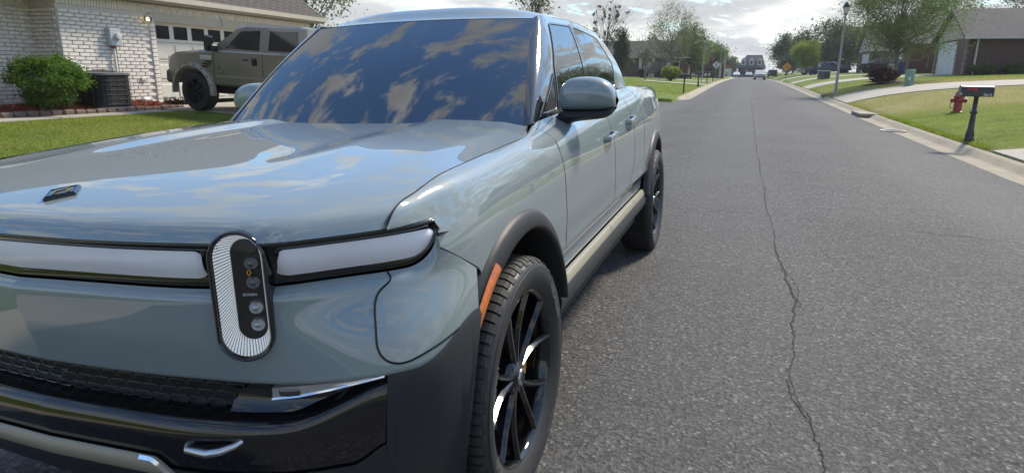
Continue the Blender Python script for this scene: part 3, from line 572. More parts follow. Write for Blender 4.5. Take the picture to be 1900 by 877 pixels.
def tree(name, loc, h, w, kind, label, seed, nleaf=7000, size=.10, trunk=.10, base=.28, clumps=46, spread=None, barkm=bark, group='trees', cat='tree', twig=.0, shape='round'):
    rg = np.random.default_rng(seed); t = empty(name, loc); tag(t, label, cat, group)
    C = []
    while len(C) < clumps:
        q = rg.uniform(-1, 1, 3); r_ = np.linalg.norm(q)
        if r_ > 1 or r_ < .25: continue
        zz = (q[2] + 1) / 2
        k = 1.0 if shape == 'round' else (1.15 * (1 - zz) + .12 if shape == 'cone' else .65 + .5 * zz)
        C.append((q[0] * w / 2 * k * (.8 + .35 * rg.random()), q[1] * w / 2 * k * (.8 + .35 * rg.random()), h * base + zz * h * (1 - base)))
    C = np.array(C); b = B(); top = h * (.62 if shape != 'cone' else .95); bend = rg.normal(0, .03 * h, 2)
    sp_ = [Vector((bend[0] * (s ** 2), bend[1] * s ** 2, s * top)) for s in np.linspace(0, 1, 7)]; b.tube([Vector((0, 0, -.15))] + sp_[1:], [trunk * 1.25] + [trunk * (1 - .8 * s) + .01 for s in np.linspace(.17, 1, 6)], 9)
    for c in C:
        s = min(.95, max(.18, (c[2] / top) * rg.uniform(.45, .72))); p0 = sp_[0].lerp(sp_[-1], s); p0 = Vector((bend[0] * s * s, bend[1] * s * s, s * top)); c_ = Vector(c); mid = p0.lerp(c_, .5) + Vector(rg.normal(0, .05 * w, 3)) - Vector((0, 0, .03 * h)); r0 = trunk * (.42 * (1 - s) + .12)
        b.tube([p0, mid, c_], [r0, r0 * .6, max(.006, r0 * .2)], 5, False)
        if twig:
            for _ in range(int(twig)):
                e_ = c_ + Vector(rg.normal(0, 1, 3)) * .16 * w + Vector((0, 0, .05 * h)); m_ = mid.lerp(c_, rg.uniform(.3, 1)); b.tube([m_, m_.lerp(e_, .5) + Vector(rg.normal(0, .02 * w, 3)), e_], [max(.008, r0 * .3), .009, .004], 3, False)
    b.build('trunk', barkm, t, True, 80)
    if nleaf: quads_obj('crown', leaves(C, spread or (.13 * w, .13 * w, .085 * h), size * .85, int(nleaf * 1.7), rg), LM[kind], t)
    return t
def bush(name, loc, w, d, h, kind, label, seed, n=9000, size=.03, group=None, cat='bush'):
    rg = np.random.default_rng(seed); t = empty(name, loc); tag(t, label, cat, group); C = []
    while len(C) < 130:
        q = rg.uniform(-1, 1, 3)
        if np.linalg.norm(q) > 1: continue
        q = q / max(np.linalg.norm(q), .3) ** .45; k = .75 + .3 * min(1, (q[2] + 1)); C.append((q[0] * w / 2 * k, q[1] * d / 2 * k, h * .10 + (q[2] + 1) / 2 * h * .86))
    C = np.array(C); b = B()
    for c in C[:40]: b.tube([(rg.normal(0, .05), rg.normal(0, .05), -.03), Vector(c) * .5 + Vector((0, 0, .02)), Vector(c)], [.014, .010, .004], 4, False)
    b.build('stems', bark, t); quads_obj('foliage', leaves(C, (.075 * w, .075 * d, .06 * h), size, n, rg), LM[kind], t); return t
bush('bush', (-12.25, 8.0, float(gz(-12, 8)) + .09), 1.50, 1.25, 1.16, 'bush', 'bright green rounded bush in front of the whitewashed brick wall', 3, 22000, .026)
for k, y in enumerate((11.15, 11.35, 11.55)):
    b = B(); rg = np.random.default_rng(k)
    for _ in range(40): a = rg.uniform(0, 2 * pi); l = rg.uniform(.12, .26); p0 = Vector((0, 0, 0)); p1 = Vector((cos(a) * l * .6, sin(a) * l * .6, l)); sd_ = Vector((-sin(a), cos(a), 0)) * .012; b.add([p0 - sd_ * .4, p0 + sd_ * .4, p0.lerp(p1, .6) + sd_, p1, p0.lerp(p1, .6) - sd_], [(0, 1, 2, 3, 4)])
    t = b.build('spiky_plant', LM['purple']); t.location = (-12.45 + .1 * k, y, float(gz(-12, 11)) + .06); tag(t, 'dark purple spiky plant by the garage door, %s of three' % ('left', 'middle', 'right')[k], 'plant', 'purple plants by the garage')
G = lambda x, y: (x, y, float(gz(x, y)) - .02)
tree('street_tree', G(10.0, 43.4), 6.9, 6.4, 'green', 'broad airy green tree with thin trunk on the right lawn behind the green utility box', 11, 20000, .055, .13, .20, 80, (.80, .80, .42), bark2, twig=4)
bush('red_bush', G(9.15, 42.2), 1.5, 1.3, .95, 'red', 'reddish brown bush at the foot of the broad green tree', 5, 5000, .05)
tree('tree', G(13.5, 118), 8.0, 9.5, 'dark', 'large dark green tree behind the dark pickup on the right', 12, 9000, .17, .2, .10, 60)
tree('tree', G(10.2, 112), 5.3, 4.0, 'yellow', 'small bright yellow-green tree beyond the orange sign', 13, 5000, .12, .1, .12, 40)
tree('tree', G(9.6, 150), 8.2, 7, 'dark', 'dark tree right of the grey-roofed house at the street end', 14, 6000, .2, .15, .1, 44)
tree('tree', G(30, 82), 12.5, 9, 'olive', 'tall thinly leafed tree above the roof of the nearest right house', 15, 2600, .12, .2, .35, 50, None, bark2, twig=5)
tree('tree', G(22.5, 88), 11, 7, 'olive', 'thin tree half hidden behind the nearest right house', 16, 2500, .12, .18, .3, 46, None, bark2, twig=5)
tree('tree', G(18, 125), 8.5, 6, 'olive', 'olive green tree behind the dark-roofed middle house', 17, 4000, .18, .15, .15, 40)
tree('tree', G(-13.5, 72), 8.9, 4.6, 'dark', 'tall bare tree with dark leaf balls beside the cab of the near pickup', 18, 160, .20, .13, .35, 40, (.12, .12, .12), bark, twig=6)
tree('evergreen', G(-13.2, 80), 6.3, 2.7, 'dark', 'narrow dark evergreen left of the brown corner house', 19, 6000, .10, .12, .05, 50, None, bark, shape='cone')
tree('tree', G(-7.6, 84), 9.0, 5.8, 'pale', 'tall pale greyish tree with sparse leaves behind the black off-road car', 20, 5200, .085, .15, .22, 60, None, bark2, twig=5)
tree('tree', G(-5.6, 92), 7.3, 4.2, 'green', 'fresh green tree right of the tall pale tree', 21, 7000, .11, .13, .14, 46)
tree('tree', G(-8.2, 67), 4.6, 3.6, 'pale', 'small nearly bare tree with forked pale trunk before the black off-road car', 22, 420, .06, .09, .30, 34, None, bark2, twig=6)
tree('tree', G(-5.2, 132), 6.6, 6.6, 'green', 'green tree left of the far end of the street', 23, 5000, .17, .15, .12, 40); tree('tree', G(-5.4, 112), 3.9, 3.6, 'purple', 'small dark purple-leaved tree near the white diamond sign', 24, 3000, .12, .09, .12, 36)
tree('tree', G(-6.2, 118), 7.2, 5.0, 'pale', 'leafless grey tree behind the left street lamp', 25, 0, .08, .12, .3, 40, None, bark2, twig=6)
tree('tree', G(-19.5, 26.5), 7.0, 4.2, 'pale', 'light green tree top rising behind the shingle roof', 26, 3000, .10, .14, .3, 46); tree('tree', G(-12.9, 43.5), 8.6, 3.0, 'olive', 'tall slim tree top showing above the cab roof', 27, 900, .11, .12, .4, 40, None, bark, twig=3)
for k, (x, y, h, w) in enumerate(((-14, 225, 10, 12), (-4.5, 238, 6.5, 6), (16, 232, 11, 12), (26, 205, 11, 12), (-24, 190, 10, 12), (-38, 150, 11, 13), (42, 160, 12, 13))): tree('distant_tree', G(x, y), h, w, ('dark', 'green', 'dark', 'olive')[k % 4], ('far dark tree mass left of the end house', 'small round far tree just left of the end house', 'far dark tree right of the end house', 'far olive tree behind the right houses', 'far dark tree behind the left houses', 'far green tree behind the corner house on the left', 'far tree beyond the right houses')[k], 40 + k, 3500, .32, .2, .08, 40, group='distant trees')
bush('shrub', G(-5.9, 69.5), 1.9, 1.6, 1.55, 'yellow', 'spiky light green shrub beside the black off-road car', 6, 3000, .09)
for k, (x, y, w) in enumerate(((16.8, 51.5, 1.6), (18.5, 51.3, 1.3), (20.4, 51.4, 1.9), (22.6, 51.2, 1.6))): bush('hedge_plant', G(x, y), w, 1.1, .75, 'green', 'low green shrub along the nearest right house wall, %s from its garage' % ('first', 'second', 'third', 'fourth')[k], 60 + k, 2500, .06, 'foundation shrubs')
b = B(); b.lathe([(1.6, .01), (1.2, .07), (.3, .12), (.001, .13)], 24, None, G(9.8, 43.0)); tag(b.build('tree_bed', M_dirt, None, True), kind='structure')

# ================================================================== OTHER HOUSES
M_brick = mat('red_brick', (.135, .070, .055), .9, vary=(6, .3)); M_brick2 = mat('brown_brick', (.115, .070, .058), .9, vary=(6, .3)); M_slate = mat('grey_shingle', (.070, .062, .064), .9, vary=(3, .25)); M_slate2 = mat('blue_shingle', (.060, .068, .075), .9, vary=(3, .25))
M_siding = mat('pale_siding', (.40, .38, .35), .8); M_gdoor = mat('pale_door', (.52, .54, .55), .6); M_stonec = mat('corner_stone', (.22, .17, .14), .9, vary=(5, .35)); M_wtrim = mat('white_trim', (.55, .54, .52), .6)
def brick_courses(parent, loc0, u, n_, L, H, m, bl=.34, bh=.17):
    """a wall face of proud brick blocks: u along the wall, n_ outward"""
    q = B(); u = Vector(u); n_ = Vector(n_)
    for r_ in range(int(H / bh)):
        x = bl * (.25 if r_ % 2 else .5)
        while x < L - bl * .3: c = Vector(loc0) + u * x + Vector((0, 0, (r_ + .5) * bh)) + n_ * .008; M_ = Matrix((u, n_, Vector((0, 0, 1)))).transposed(); q.box(c, (bl - .03, .03, bh - .025), M=M_); x += bl
    return tag(q.build('brick_courses', m, parent), kind='stuff')
def gable_house(name, label, loc, rz, Lx, Ly, wallh, rise, mw, mr, doors=(), wins=(), over=.4, gable=M_siding, bricks=(), corner=False, axis='x', group='houses along the street', hip=0.0):
    """local: front face on y=0 looking to -y, house runs x 0..Lx, y 0..Ly; ridge along axis"""
    t = empty(name, loc, rz); tag(t, label, 'house', group); q = B(); q.box((Lx / 2, Ly / 2, wallh / 2 - .3), (Lx, Ly, wallh + .6)); q.build('wall', mw, t)
    if hip:
        q = B(); q.add([(-over, -over, wallh - .02), (Lx + over, -over, wallh - .02), (Lx + over, Ly + over, wallh - .02), (-over, Ly + over, wallh - .02), (hip, Ly / 2, wallh + rise), (Lx - hip * .4, Ly / 2, wallh + rise)], [(0, 1, 5, 4), (1, 2, 5), (2, 3, 4, 5), (3, 0, 4), (3, 2, 1, 0)]); q.build('roof', mr, t)
    elif axis == 'x':
        q = B(); q.prism([(-over, -over, wallh - .02), (-over, Ly / 2, wallh + rise), (-over, Ly + over, wallh - .02), (-over, Ly + over, wallh - .14), (-over, Ly / 2, wallh + rise - .14), (-over, -over, wallh - .14)], (Lx + 2 * over, 0, 0)); q.build('roof', mr, t)
        
        for x in (-.02, Lx - .02): q = B(); q.prism([(x, .05, wallh - .02), (x, Ly - .05, wallh - .02), (x, Ly / 2, wallh + rise - .16)], (.04, 0, 0)); q.build('gable', gable, t)
        q = B(); q.box((Lx / 2, -over - .04, wallh - .08), (Lx + 2 * over, .09, .12)); q.build('gutter', M_wtrim, t)
        for z in np.arange(.2, rise - .3, .22): k = 1 - (z + .1) / rise; q = B(); q.box((-.045, Ly / 2, wallh + z), (.03, Ly * k, .19)); q.build('siding_board', gable, t)
    else:
        q = B(); q.prism([(-over, -over, wallh - .02), (Lx / 2, -over, wallh + rise), (Lx + over, -over, wallh - .02), (Lx + over, -over, wallh - .14), (Lx / 2, -over, wallh + rise - .14), (-over, -over, wallh - .14)], (0, Ly + 2 * over, 0)); q.build('roof', mr, t)
        
        for y in (-.02, Ly - .02): q = B(); q.prism([(.05, y, wallh - .02), (Lx - .05, y, wallh - .02), (Lx / 2, y, wallh + rise - .16)], (0, .04, 0)); q.build('gable', gable, t)
    for face_, a, w, h in doors:                 # garage doors: face 'x' is the gable end at x=0, 'y' the front
        q = B(); q.box((-.03, a + w / 2, h / 2) if face_ == 'x' else (a + w / 2, -.03, h / 2), (.06, w, h) if face_ == 'x' else (w, .06, h)); d = q.build('garage_door', M_gdoor, t)
        for r_ in range(4):
            for c in range(max(2, int(w / .62))): nn = max(2, int(w / .62)); pw_ = w / nn; q = B(); q.box((-.068, a + (c + .5) * pw_, (r_ + .5) * h / 4) if face_ == 'x' else (a + (c + .5) * pw_, -.068, (r_ + .5) * h / 4), (.02, pw_ - .12, h / 4 - .13) if face_ == 'x' else (pw_ - .12, .02, h / 4 - .13)); q.build('door_panel', M_gdoor, d)
        q = B()
        for yy in (a - .08, a + w + .08): q.box((-.05, yy, h / 2 + .05) if face_ == 'x' else (yy, -.05, h / 2 + .05), (.12, .16, h + .1) if face_ == 'x' else (.16, .12, h + .1))
        q.box((-.05, a + w / 2, h + .12) if face_ == 'x' else (a + w / 2, -.05, h + .12), (.12, w + .32, .2) if face_ == 'x' else (w + .32, .12, .2)); q.build('door_trim', M_wtrim, d)
    for face_, a, z, w, h in wins:
        q = B(); q.box((-.02, a, z) if face_ == 'x' else (a, -.02, z), (.06, w, h) if face_ == 'x' else (w, .06, h)); o = q.build('window', M_dark, t); q = B()
        for s_ in (-1, 1):
            q.box((-.04, a + s_ * w / 2, z) if face_ == 'x' else (a + s_ * w / 2, -.04, z), (.08, .08, h + .1) if face_ == 'x' else (.08, .08, h + .1)); q.box((-.04, a, z + s_ * h / 2) if face_ == 'x' else (a, -.04, z + s_ * h / 2), (.085, w, .08) if face_ == 'x' else (w, .085, .08))
        q.build('frame', M_wtrim, o)
    for face_, a, L, H, m in bricks: brick_courses(t, (0, a, 0) if face_ == 'x' else (a, 0, 0), (0, 1, 0) if face_ == 'x' else (1, 0, 0), (-1, 0, 0) if face_ == 'x' else (0, -1, 0), L, H, m)
    return t
r1 = gable_house('brick_house', 'nearest brick house on the right with a pale garage door and dark roof', (15.9, 52.3, 1.72), 0, 20, 8.2, 2.55, 2.2, M_brick2, M_slate, [('x', 2.6, 4.3, 2.15)], bricks=[('y', 0, 20, 2.55, M_brick2)])
for k in range(12):
    for y_ in (.0, 7.6): q = B(); q.bbox((-.02, .25 + y_, .12 + k * .205), (.14 + .03 * (k % 2), .5 + .1 * (k % 2), .18), .03); q.build('corner_stone', M_stonec, r1)
q = B(); q.tube([(.5, -.08, 2.4), (.5, -.10, 0)], .06, 6); q.build('downspout', M_wtrim, r1); q = B(); q.box((4.6, -1.4, 1.2), (.14, .14, 2.6)); q.build('porch_post', M_wtrim, r1); q = B(); q.prism([(3.9, -1.8, 2.4), (3.9, .2, 3.25), (3.9, .2, 3.1), (3.9, -1.8, 2.28)], (7, 0, 0)); q.build('porch_roof', M_slate, r1); q = B(); q.prism([(7, 4, 4.2), (12, 4, 6.3), (17, 4, 4.2)], (0, 4, 0)); q.build('rear_gable', M_slate, r1)
r2 = gable_house('brick_house', 'red brick house half hidden behind the broad green tree', (15.5, 67.2, 1.95), 0, 20, 10, 2.7, 2.6, M_brick, M_slate, [('x', 3.2, 3.2, 2.15)], [('y', 4, 1.5, 1.2, 1.4), ('x', 8.0, 1.5, .9, 1.4)], bricks=[('y', 0, 20, 2.6, M_brick)])
r3 = gable_house('brick_house', 'dark-roofed house with a white garage door behind the right street lamp', (16.2, 92, 2.05), 0, 18, 11, 2.8, 2.9, M_brick2, M_slate, [('x', 1.6, 4.6, 2.2)], [('y', 5, 1.5, 1.2, 1.4)])
c1 = gable_house('corner_house', 'brown brick corner house with dark roof beyond the black off-road car', (-19, 90, 1.2), 0, 13, 9, 2.7, 2.3, M_brick2, M_slate, [], [('y', 2.0, 1.4, 1.2, 1.4), ('y', 11.5, 1.4, 1.0, 1.4)]); q = B()
for x in (6.9, 8.6): q.box((x, -.6, 1.3), (.35, .35, 2.7))
q.build('porch_column', M_wtrim, c1); q = B(); q.box((7.75, -.03, 1.05), (1.0, .06, 2.1)); q.build('front_door', M_gdoor, c1); q = B(); q.prism([(6.4, -.9, 2.65), (7.75, -.9, 3.9), (9.1, -.9, 2.65)], (0, 3, 0)); q.build('porch_gable', M_slate, c1)
c2 = gable_house('porch_house', 'house with white porch posts behind the green trees on the left', (-11.5, 132, 1.35), 0, 9, 8, 2.7, 2.2, M_brick, M_slate, [], [('y', 4.5, 1.4, 1.4, 1.4)]); q = B()
for x in (.4, 2.9, 5.6, 8.4): q.box((x, -1.4, 1.3), (.22, .22, 2.7))
q.build('porch_post', M_wtrim, c2)
en = gable_house('end_house', 'grey-roofed house with three white dormers at the end of the street', (-.9, 206, 1.35), 0, 7.4, 9, 2.5, 3.9, M_brick2, M_slate2, [], [('y', 1.6, 1.3, 1.1, 1.5), ('y', 4.2, 1.3, 1.1, 1.5), ('y', 6.3, 1.3, 1.1, 1.5)], hip=2.2)
for x in (1.4, 3.65, 5.9): q = B(); q.box((x, 1.6, 4.1), (1.2, 1.8, 1.5)); q.prism([(x - .75, .6, 4.85), (x, .6, 5.6), (x + .75, .6, 4.85)], (0, 2.2, 0)); d = q.build('dormer', M_wtrim, en); q = B(); q.box((x, .68, 4.15), (.6, .06, 1.0)); q.build('pane', M_dark, d)
for x in (.3, 2.6, 4.9, 7.1): q = B(); q.box((x, -1.5, 1.2), (.25, .25, 2.5)); q.build('porch_post', M_wtrim, en)
q = B(); q.box((3.7, -.9, 2.55), (8.0, 2.2, .12)); q.build('porch_roof', M_slate2, en)
e2 = gable_house('brick_house', 'low red brick gable house just left of the end house', (-7.2, 200, 1.3), 0, 6, 9, 2.4, 2.2, M_brick, M_brick, [('y', 1.2, 3.4, 2.1)], axis='y', gable=M_brick)

# ================================================================== VEHICLES
M_tyre = mat('plain_tyre', (.018, .018, .018), .8); M_rimd = mat('dark_rim', (.03, .03, .032), .35, .6); M_rims = mat('silver_rim', (.35, .35, .36), .35, .8); M_glass2 = mat('car_glass', (.012, .014, .017), .05, 0, 0, 1.6); M_light = mat('head_lamp', (.6, .62, .65), .1, .3, .8); M_red = mat('tail_lamp_red', (.25, .012, .012), .2, 0, .6)
def shell(q, prof, hw, ch=.05, taper=None):
    """closed side profile (x,z) made into a chamfered solid, half width hw"""
    n = len(prof); P_ = np.array(prof, float); c = P_.mean(0); A = []
    def w(z): return hw if taper is None else hw - max(0, z - taper[0]) * taper[1]
    nx = np.roll(P_, -1, 0) - np.roll(P_, 1, 0); nr = np.stack([-nx[:, 1], nx[:, 0]], 1); nr /= np.linalg.norm(nr, axis=1, keepdims=True) + 1e-9; area = np.sum(P_[:, 0] * np.roll(P_[:, 1], -1) - np.roll(P_[:, 0], -1) * P_[:, 1]); sg = 1 if area > 0 else -1; I = P_ + nr * ch * sg
    rows_ = [[(p_[0], -w(p_[1]), p_[1]) for p_ in I], [(p_[0], -w(p_[1]) + ch, p_[1]) for p_ in P_], [(p_[0], w(p_[1]) - ch, p_[1]) for p_ in P_], [(p_[0], w(p_[1]), p_[1]) for p_ in I]]
    f = [(i * n + k, i * n + (k + 1) % n, (i + 1) * n + (k + 1) % n, (i + 1) * n + k) for i in range(3) for k in range(n)] + [tuple(range(n))[::-1], tuple(range(3 * n, 4 * n))]; q.add([p_ for r_ in rows_ for p_ in r_], f)
def arch_prof(front, back, zb, wheels, r, top):
    """underside with wheel arches from back to front, then the top line"""
    out = [(back, zb)]
    for wx in sorted(wheels):
        a0 = math.asin(min(1, max(-1, (zb - r * .78) / r)));
        for a in np.linspace(pi - a0, a0, 9): out.append((wx + r * cos(a), r * .78 + r * sin(a)))
    out.append((front, zb)); return out + top
def car_wheel(parent, x, y, r, w, rimm, name='wheel'):
    t = empty(name, (x, y, r)); t.parent = parent; MY = Matrix(((1, 0, 0), (0, 0, 1), (0, -1, 0))); sg = 1 if y > 0 else -1; q = B(); q.lathe([(r * .62, -w / 2), (r * .93, -w / 2), (r, -w * .36), (r, w * .36), (r * .93, w / 2), (r * .62, w / 2)], 28, MY); q.build('tyre', M_tyre, t, True, 40); q = B(); q.lathe([(r * .62, w * .42), (r * .56, w * .40), (r * .5, w * .18), (r * .14, w * .25), (.001, w * .27)], 24, MY if sg > 0 else Matrix(((1, 0, 0), (0, 0, -1), (0, 1, 0)))); rim = q.build('rim', rimm, t, True, 40)
    for k in range(6): a = k * pi / 3; q = B(); q.box((cos(a) * r * .34, sg * w * .33, sin(a) * r * .34), (r * .44, w * .14, r * .13), M=Matrix.Rotation(-a, 3, 'Y')); q.build('spoke', rimm, rim)
    return t
def vehicle(name, label, cat, loc, rz, prof_top, front, back, zb, wb, wr, hw, cab, glass, body, rimm=M_rimd, arch=None, taper=(.95, .22), group=None, wheel_w=.24, lamps=True):
    """local x forward, origin on the ground under the front axle; wb: rear axle x"""
    t = empty(name, loc, rz); tag(t, label, cat, group); q = B(); shell(q, arch_prof(front, back, zb, (0, wb), arch or wr * 1.22, prof_top), hw, .05); q.build('body', body, t)
    q = B(); shell(q, cab, hw - .02, .05, taper); q.build('cabin', body, t)
    for g in glass:                               # side glass polygons, both sides
        for s_ in (-1, 1):
            q = B(); wf = lambda z: hw - .02 - max(0, z - taper[0]) * taper[1]; L = [(x, s_ * (wf(z) + .006), z) for x, z in g]; q.prism(L, (0, -s_ * .02, 0)); q.build('side_window', M_glass2, t)
    i0 = max(range(len(cab)), key=lambda k: cab[k][0]); fr = cab[i0]; tops = sorted(cab, key=lambda p_: -p_[1])[:2]; tf = max(tops, key=lambda p_: p_[0]); wf = lambda z: hw - .10 - max(0, z - taper[0]) * taper[1]; nx_, nz_ = (tf[1] - fr[1]), -(tf[0] - fr[0]); l_ = hypot(nx_, nz_); ox, oz = nx_ / l_ * .012, nz_ / l_ * .012
    a, b_ = (fr[0] * .88 + tf[0] * .12, fr[1] * .88 + tf[1] * .12), (fr[0] * .08 + tf[0] * .92, fr[1] * .08 + tf[1] * .92); q = B(); q.add([(a[0] + ox, -wf(a[1]), a[1] + oz), (a[0] + ox, wf(a[1]), a[1] + oz), (b_[0] + ox, wf(b_[1]), b_[1] + oz), (b_[0] + ox, -wf(b_[1]), b_[1] + oz)], [(0, 1, 2, 3)]); q.build('windscreen', M_glass2, t)
    for x in (0, wb):
        for s_ in (-1, 1): car_wheel(t, x, s_ * (hw - wheel_w * .55), wr, wheel_w, rimm)
    if lamps:
        zf = max(p_[1] for p_ in prof_top if p_[0] > front - .25) - .16
        for s_ in (-1, 1): q = B(); q.bbox((front - .02, s_ * (hw - .24), zf), (.07, .34, .14), .02); q.build('headlamp', M_light, t); q = B(); q.bbox((back + .02, s_ * (hw - .12), zf - .02), (.07, .14, .26), .02); q.build('tail_lamp', M_red, t)
        q = B(); q.bbox((front - .005, 0, zf - .02), (.06, hw * .95, .16), .02); q.build('grille', M_dark, t); q = B(); q.bbox((front + .02, 0, zb + .12), (.10, hw * 1.9, .2), .03); q.build('bumper', mat('bumper_dark', (.05, .05, .05), .6), t)
    for s_ in (-1, 1): q = B(); q.bbox((fr[0] - .28, s_ * (hw + .09), fr[1] + .10), (.10, .2, .15), .03); q.build('mirror', mat('mirror_black', (.012, .012, .013), .4), t)
    return t
# -- brown pickup in the left driveway
brown = mat('brown_truck_paint', (.245, .208, .162), .30, .45, .9, vary=(2, .06))
fz = float(gz(-10.6, 10.4)) + .035
ftop = [(.80, .72), (.82, 1.02), (.72, 1.24), (.55, 1.32), (-.20, 1.40), (-.62, 1.42), (-3.30, 1.42), (-3.36, 1.40), (-5.15, 1.40), (-5.18, .75)]
fcab = [(-.50, 1.36), (-1.26, 1.93), (-1.50, 1.985), (-2.9, 1.99), (-3.18, 1.94), (-3.30, 1.38)]
fglass = [[(-.98, 1.46), (-1.40, 1.84), (-1.95, 1.87), (-1.96, 1.44)], [(-2.22, 1.45), (-2.22, 1.87), (-2.98, 1.87), (-3.05, 1.45)]]
fd = vehicle('brown_pickup', 'brown lifted crew cab pickup with black wheels parked before the garage', 'pickup truck', (-10.55, 11.22, fz), pi - .06, ftop, .82, -5.18, .62, -3.98, .455, 1.0, fcab, fglass, brown, M_rimd, .60, (1.30, .20), None, .31, False); fd.rotation_euler = (0, -.043, pi - .06)
for s_ in (1, -1):
    for wx in (0, -3.98):
        q = B(); n = 26; V_ = []
        for a in np.linspace(radians(186), radians(-6), n):
            for r_, y in ((.68, .985), (.66, 1.055), (.60, 1.09), (.57, 1.085), (.56, .95)): V_.append((wx + r_ * cos(a), s_ * y, .455 + r_ * sin(a) * .98))
        q.add(V_, [(5 * i + j, 5 * i + j + 1, 5 * i + 6 + j, 5 * i + 5 + j) for i in range(n - 1) for j in range(4)]); fl = q.build('fender_flare', mat('flare_brown', (.26, .225, .18), .4, .2, .4), fd, True, 40)
        for a in np.linspace(radians(165), radians(15), 8): q = B(); q.lathe([(.018, 0), (.012, .012), (.001, .014)], 8, Matrix(((1, 0, 0), (0, 0, s_), (0, 1, 0))), (wx + .63 * cos(a), s_ * 1.078, .455 + .62 * sin(a))); q.build('bolt', M_dark, fl)
    for x in (-.66, -2.09, -3.28): q = B(); q.box((x, s_ * 1.001, 1.02), (.012, .006, .72)); q.build('door_gap', seam, fd)
    for x in (-1.86, -3.0): q = B(); q.bbox((x, s_ * 1.012, 1.20), (.14, .03, .16), .012); q.build('door_handle', M_dark, fd)
    q = B(); q.bbox((-1.6, s_ * 1.01, 1.23), (.14, .02, .035), .006); q.build('lock_trim', M_dark, fd); q = B(); q.box((-2.0, s_ * 1.002, .84), (2.6, .02, .05)); q.build('side_crease', mat('flare_brown', (.22, .19, .15), .4), fd)
    q = B(); q.bbox((-.68, s_ * 1.13, 1.55), (.14, .22, .34), .04); q.tube([(-.72, s_ * .95, 1.42), (-.70, s_ * 1.1, 1.44)], .04, 8); q.build('tow_mirror', M_dark, fd)
    q = B(); q.bbox((-.42, s_ * 1.004, 1.235), (.34, .02, .10), .006); bdg = q.build('fender_badge', chrome, fd); q = B(); [q.box((-.42 + k * .06 - .09, s_ * 1.016, 1.15 - .055 * (k % 3)), (.24, .012, .03)) for k in range(3)]; q.build('fender_vent', M_dark, fd)
    q = B(); MYs = Matrix(((1, 0, 0), (0, 0, s_), (0, 1, 0))); q.lathe([(.085, 0), (.085, .014), (.060, .014), (.060, .004)], 20, MYs, (-.86, s_ * 1.001, .985)); q.build('round_badge', chrome, fd)
q = B(); q.bbox((.78, 0, .76), (.22, 2.04, .30), .05); q.build('front_bumper', mat('bumper_grey', (.09, .085, .08), .4, .3), fd); q = B(); q.bbox((.81, 0, 1.08), (.06, 1.25, .28), .02); q.build('grille', M_dark, fd)
for s_ in (-1, 1): q = B(); q.bbox((.78, s_ * .80, 1.09), (.12, .34, .26), .03); q.build('headlamp', M_light, fd)
q = B(); q.box((-2.2, 0, .50), (4.6, .9, .18)); q.build('frame_rail', M_tyre, fd); q = B(); q.box((-4.25, 0, 1.402), (1.72, 1.7, .01)); q.build('bed_floor', M_dark, fd)
q = B(); [q.tube([(-1.35 + .17 * cos(a), .42 + .02, 1.40 + .17 * sin(a)) for a in np.linspace(0, 2 * pi, 18)], .012, 5, False)]; q.build('steering_wheel', M_dark, fd)
# -- distant vehicles
ptop = [(.86, .62), (.90, .95), (.78, 1.08), (-.35, 1.16), (-3.0, 1.16), (-4.85, 1.14), (-4.9, .62)]; pcab = [(-.30, 1.10), (-1.15, 1.68), (-1.4, 1.76), (-2.5, 1.77), (-2.85, 1.66), (-3.0, 1.10)]; pgl = [[(-.85, 1.2), (-1.25, 1.58), (-1.78, 1.62), (-1.78, 1.2)], [(-1.95, 1.2), (-1.95, 1.62), (-2.6, 1.6), (-2.78, 1.2)]]
def gnd(x, y, up=.035): return (x, y, float(gz(x, y)) + up)
greyp = mat('dark_grey_paint', (.075, .075, .085), .35, .3, .6); whitep = mat('white_paint', (.62, .62, .61), .3, 0, .6); silverp = mat('silver_paint', (.34, .36, .38), .35, .5, .5); blackp = mat('black_paint', (.015, .015, .017), .25, 0, .6)
pk = vehicle('pickup', 'dark grey pickup parked uphill on the right lawn driveway', 'pickup truck', (14.0, 99.0, 1.93), 0, ptop, .9, -4.9, .42, -3.7, .42, .98, pcab, pgl, greyp, M_rimd, .50, (1.05, .22)); pk.rotation_euler = (0, -.075, .06)
pw2 = vehicle('pickup', 'white pickup far up the right side behind the orange sign', 'pickup truck', (15.0, 127, 2.12), 0, ptop, .9, -4.9, .42, -3.7, .42, .98, pcab, pgl, whitep, M_rims, .50, (1.05, .22)); pw2.rotation_euler = (0, -.06, .1)
stop_ = [(.85, .45), (.88, .72), (.70, .84), (-.25, .95), (-3.1, .98), (-3.55, .92), (-3.6, .5)]; scab = [(-.20, .92), (-1.0, 1.38), (-1.3, 1.44), (-2.2, 1.44), (-2.6, 1.36), (-3.3, .94)]; sgl = [[(-.62, 1.0), (-1.12, 1.32), (-1.6, 1.35), (-1.6, 1.0)], [(-1.7, 1.0), (-1.7, 1.35), (-2.3, 1.33), (-2.75, 1.0)]]
utop = [(.85, .55), (.88, .95), (.72, 1.06), (-.20, 1.13), (-3.5, 1.15), (-3.7, 1.0), (-3.72, .55)]; ucab = [(-.15, 1.08), (-.85, 1.62), (-1.1, 1.70), (-3.0, 1.70), (-3.35, 1.60), (-3.6, 1.10)]; ugl = [[(-.6, 1.18), (-1.0, 1.55), (-1.5, 1.60), (-1.5, 1.18)], [(-1.62, 1.18), (-1.62, 1.60), (-2.5, 1.60), (-2.5, 1.18)], [(-2.6, 1.18), (-2.6, 1.6), (-3.1, 1.55), (-3.35, 1.18)]]
def rd(x, y): return (x, y, float(road_z(x, y)))
def suv(label, loc, rz, m, g='far parked cars', rim=M_rims): return vehicle('suv', label, 'car', loc, rz, utop, .88, -3.72, .36, -2.85, .37, .95, ucab, ugl, m, rim, .45, (1.05, .24), g)
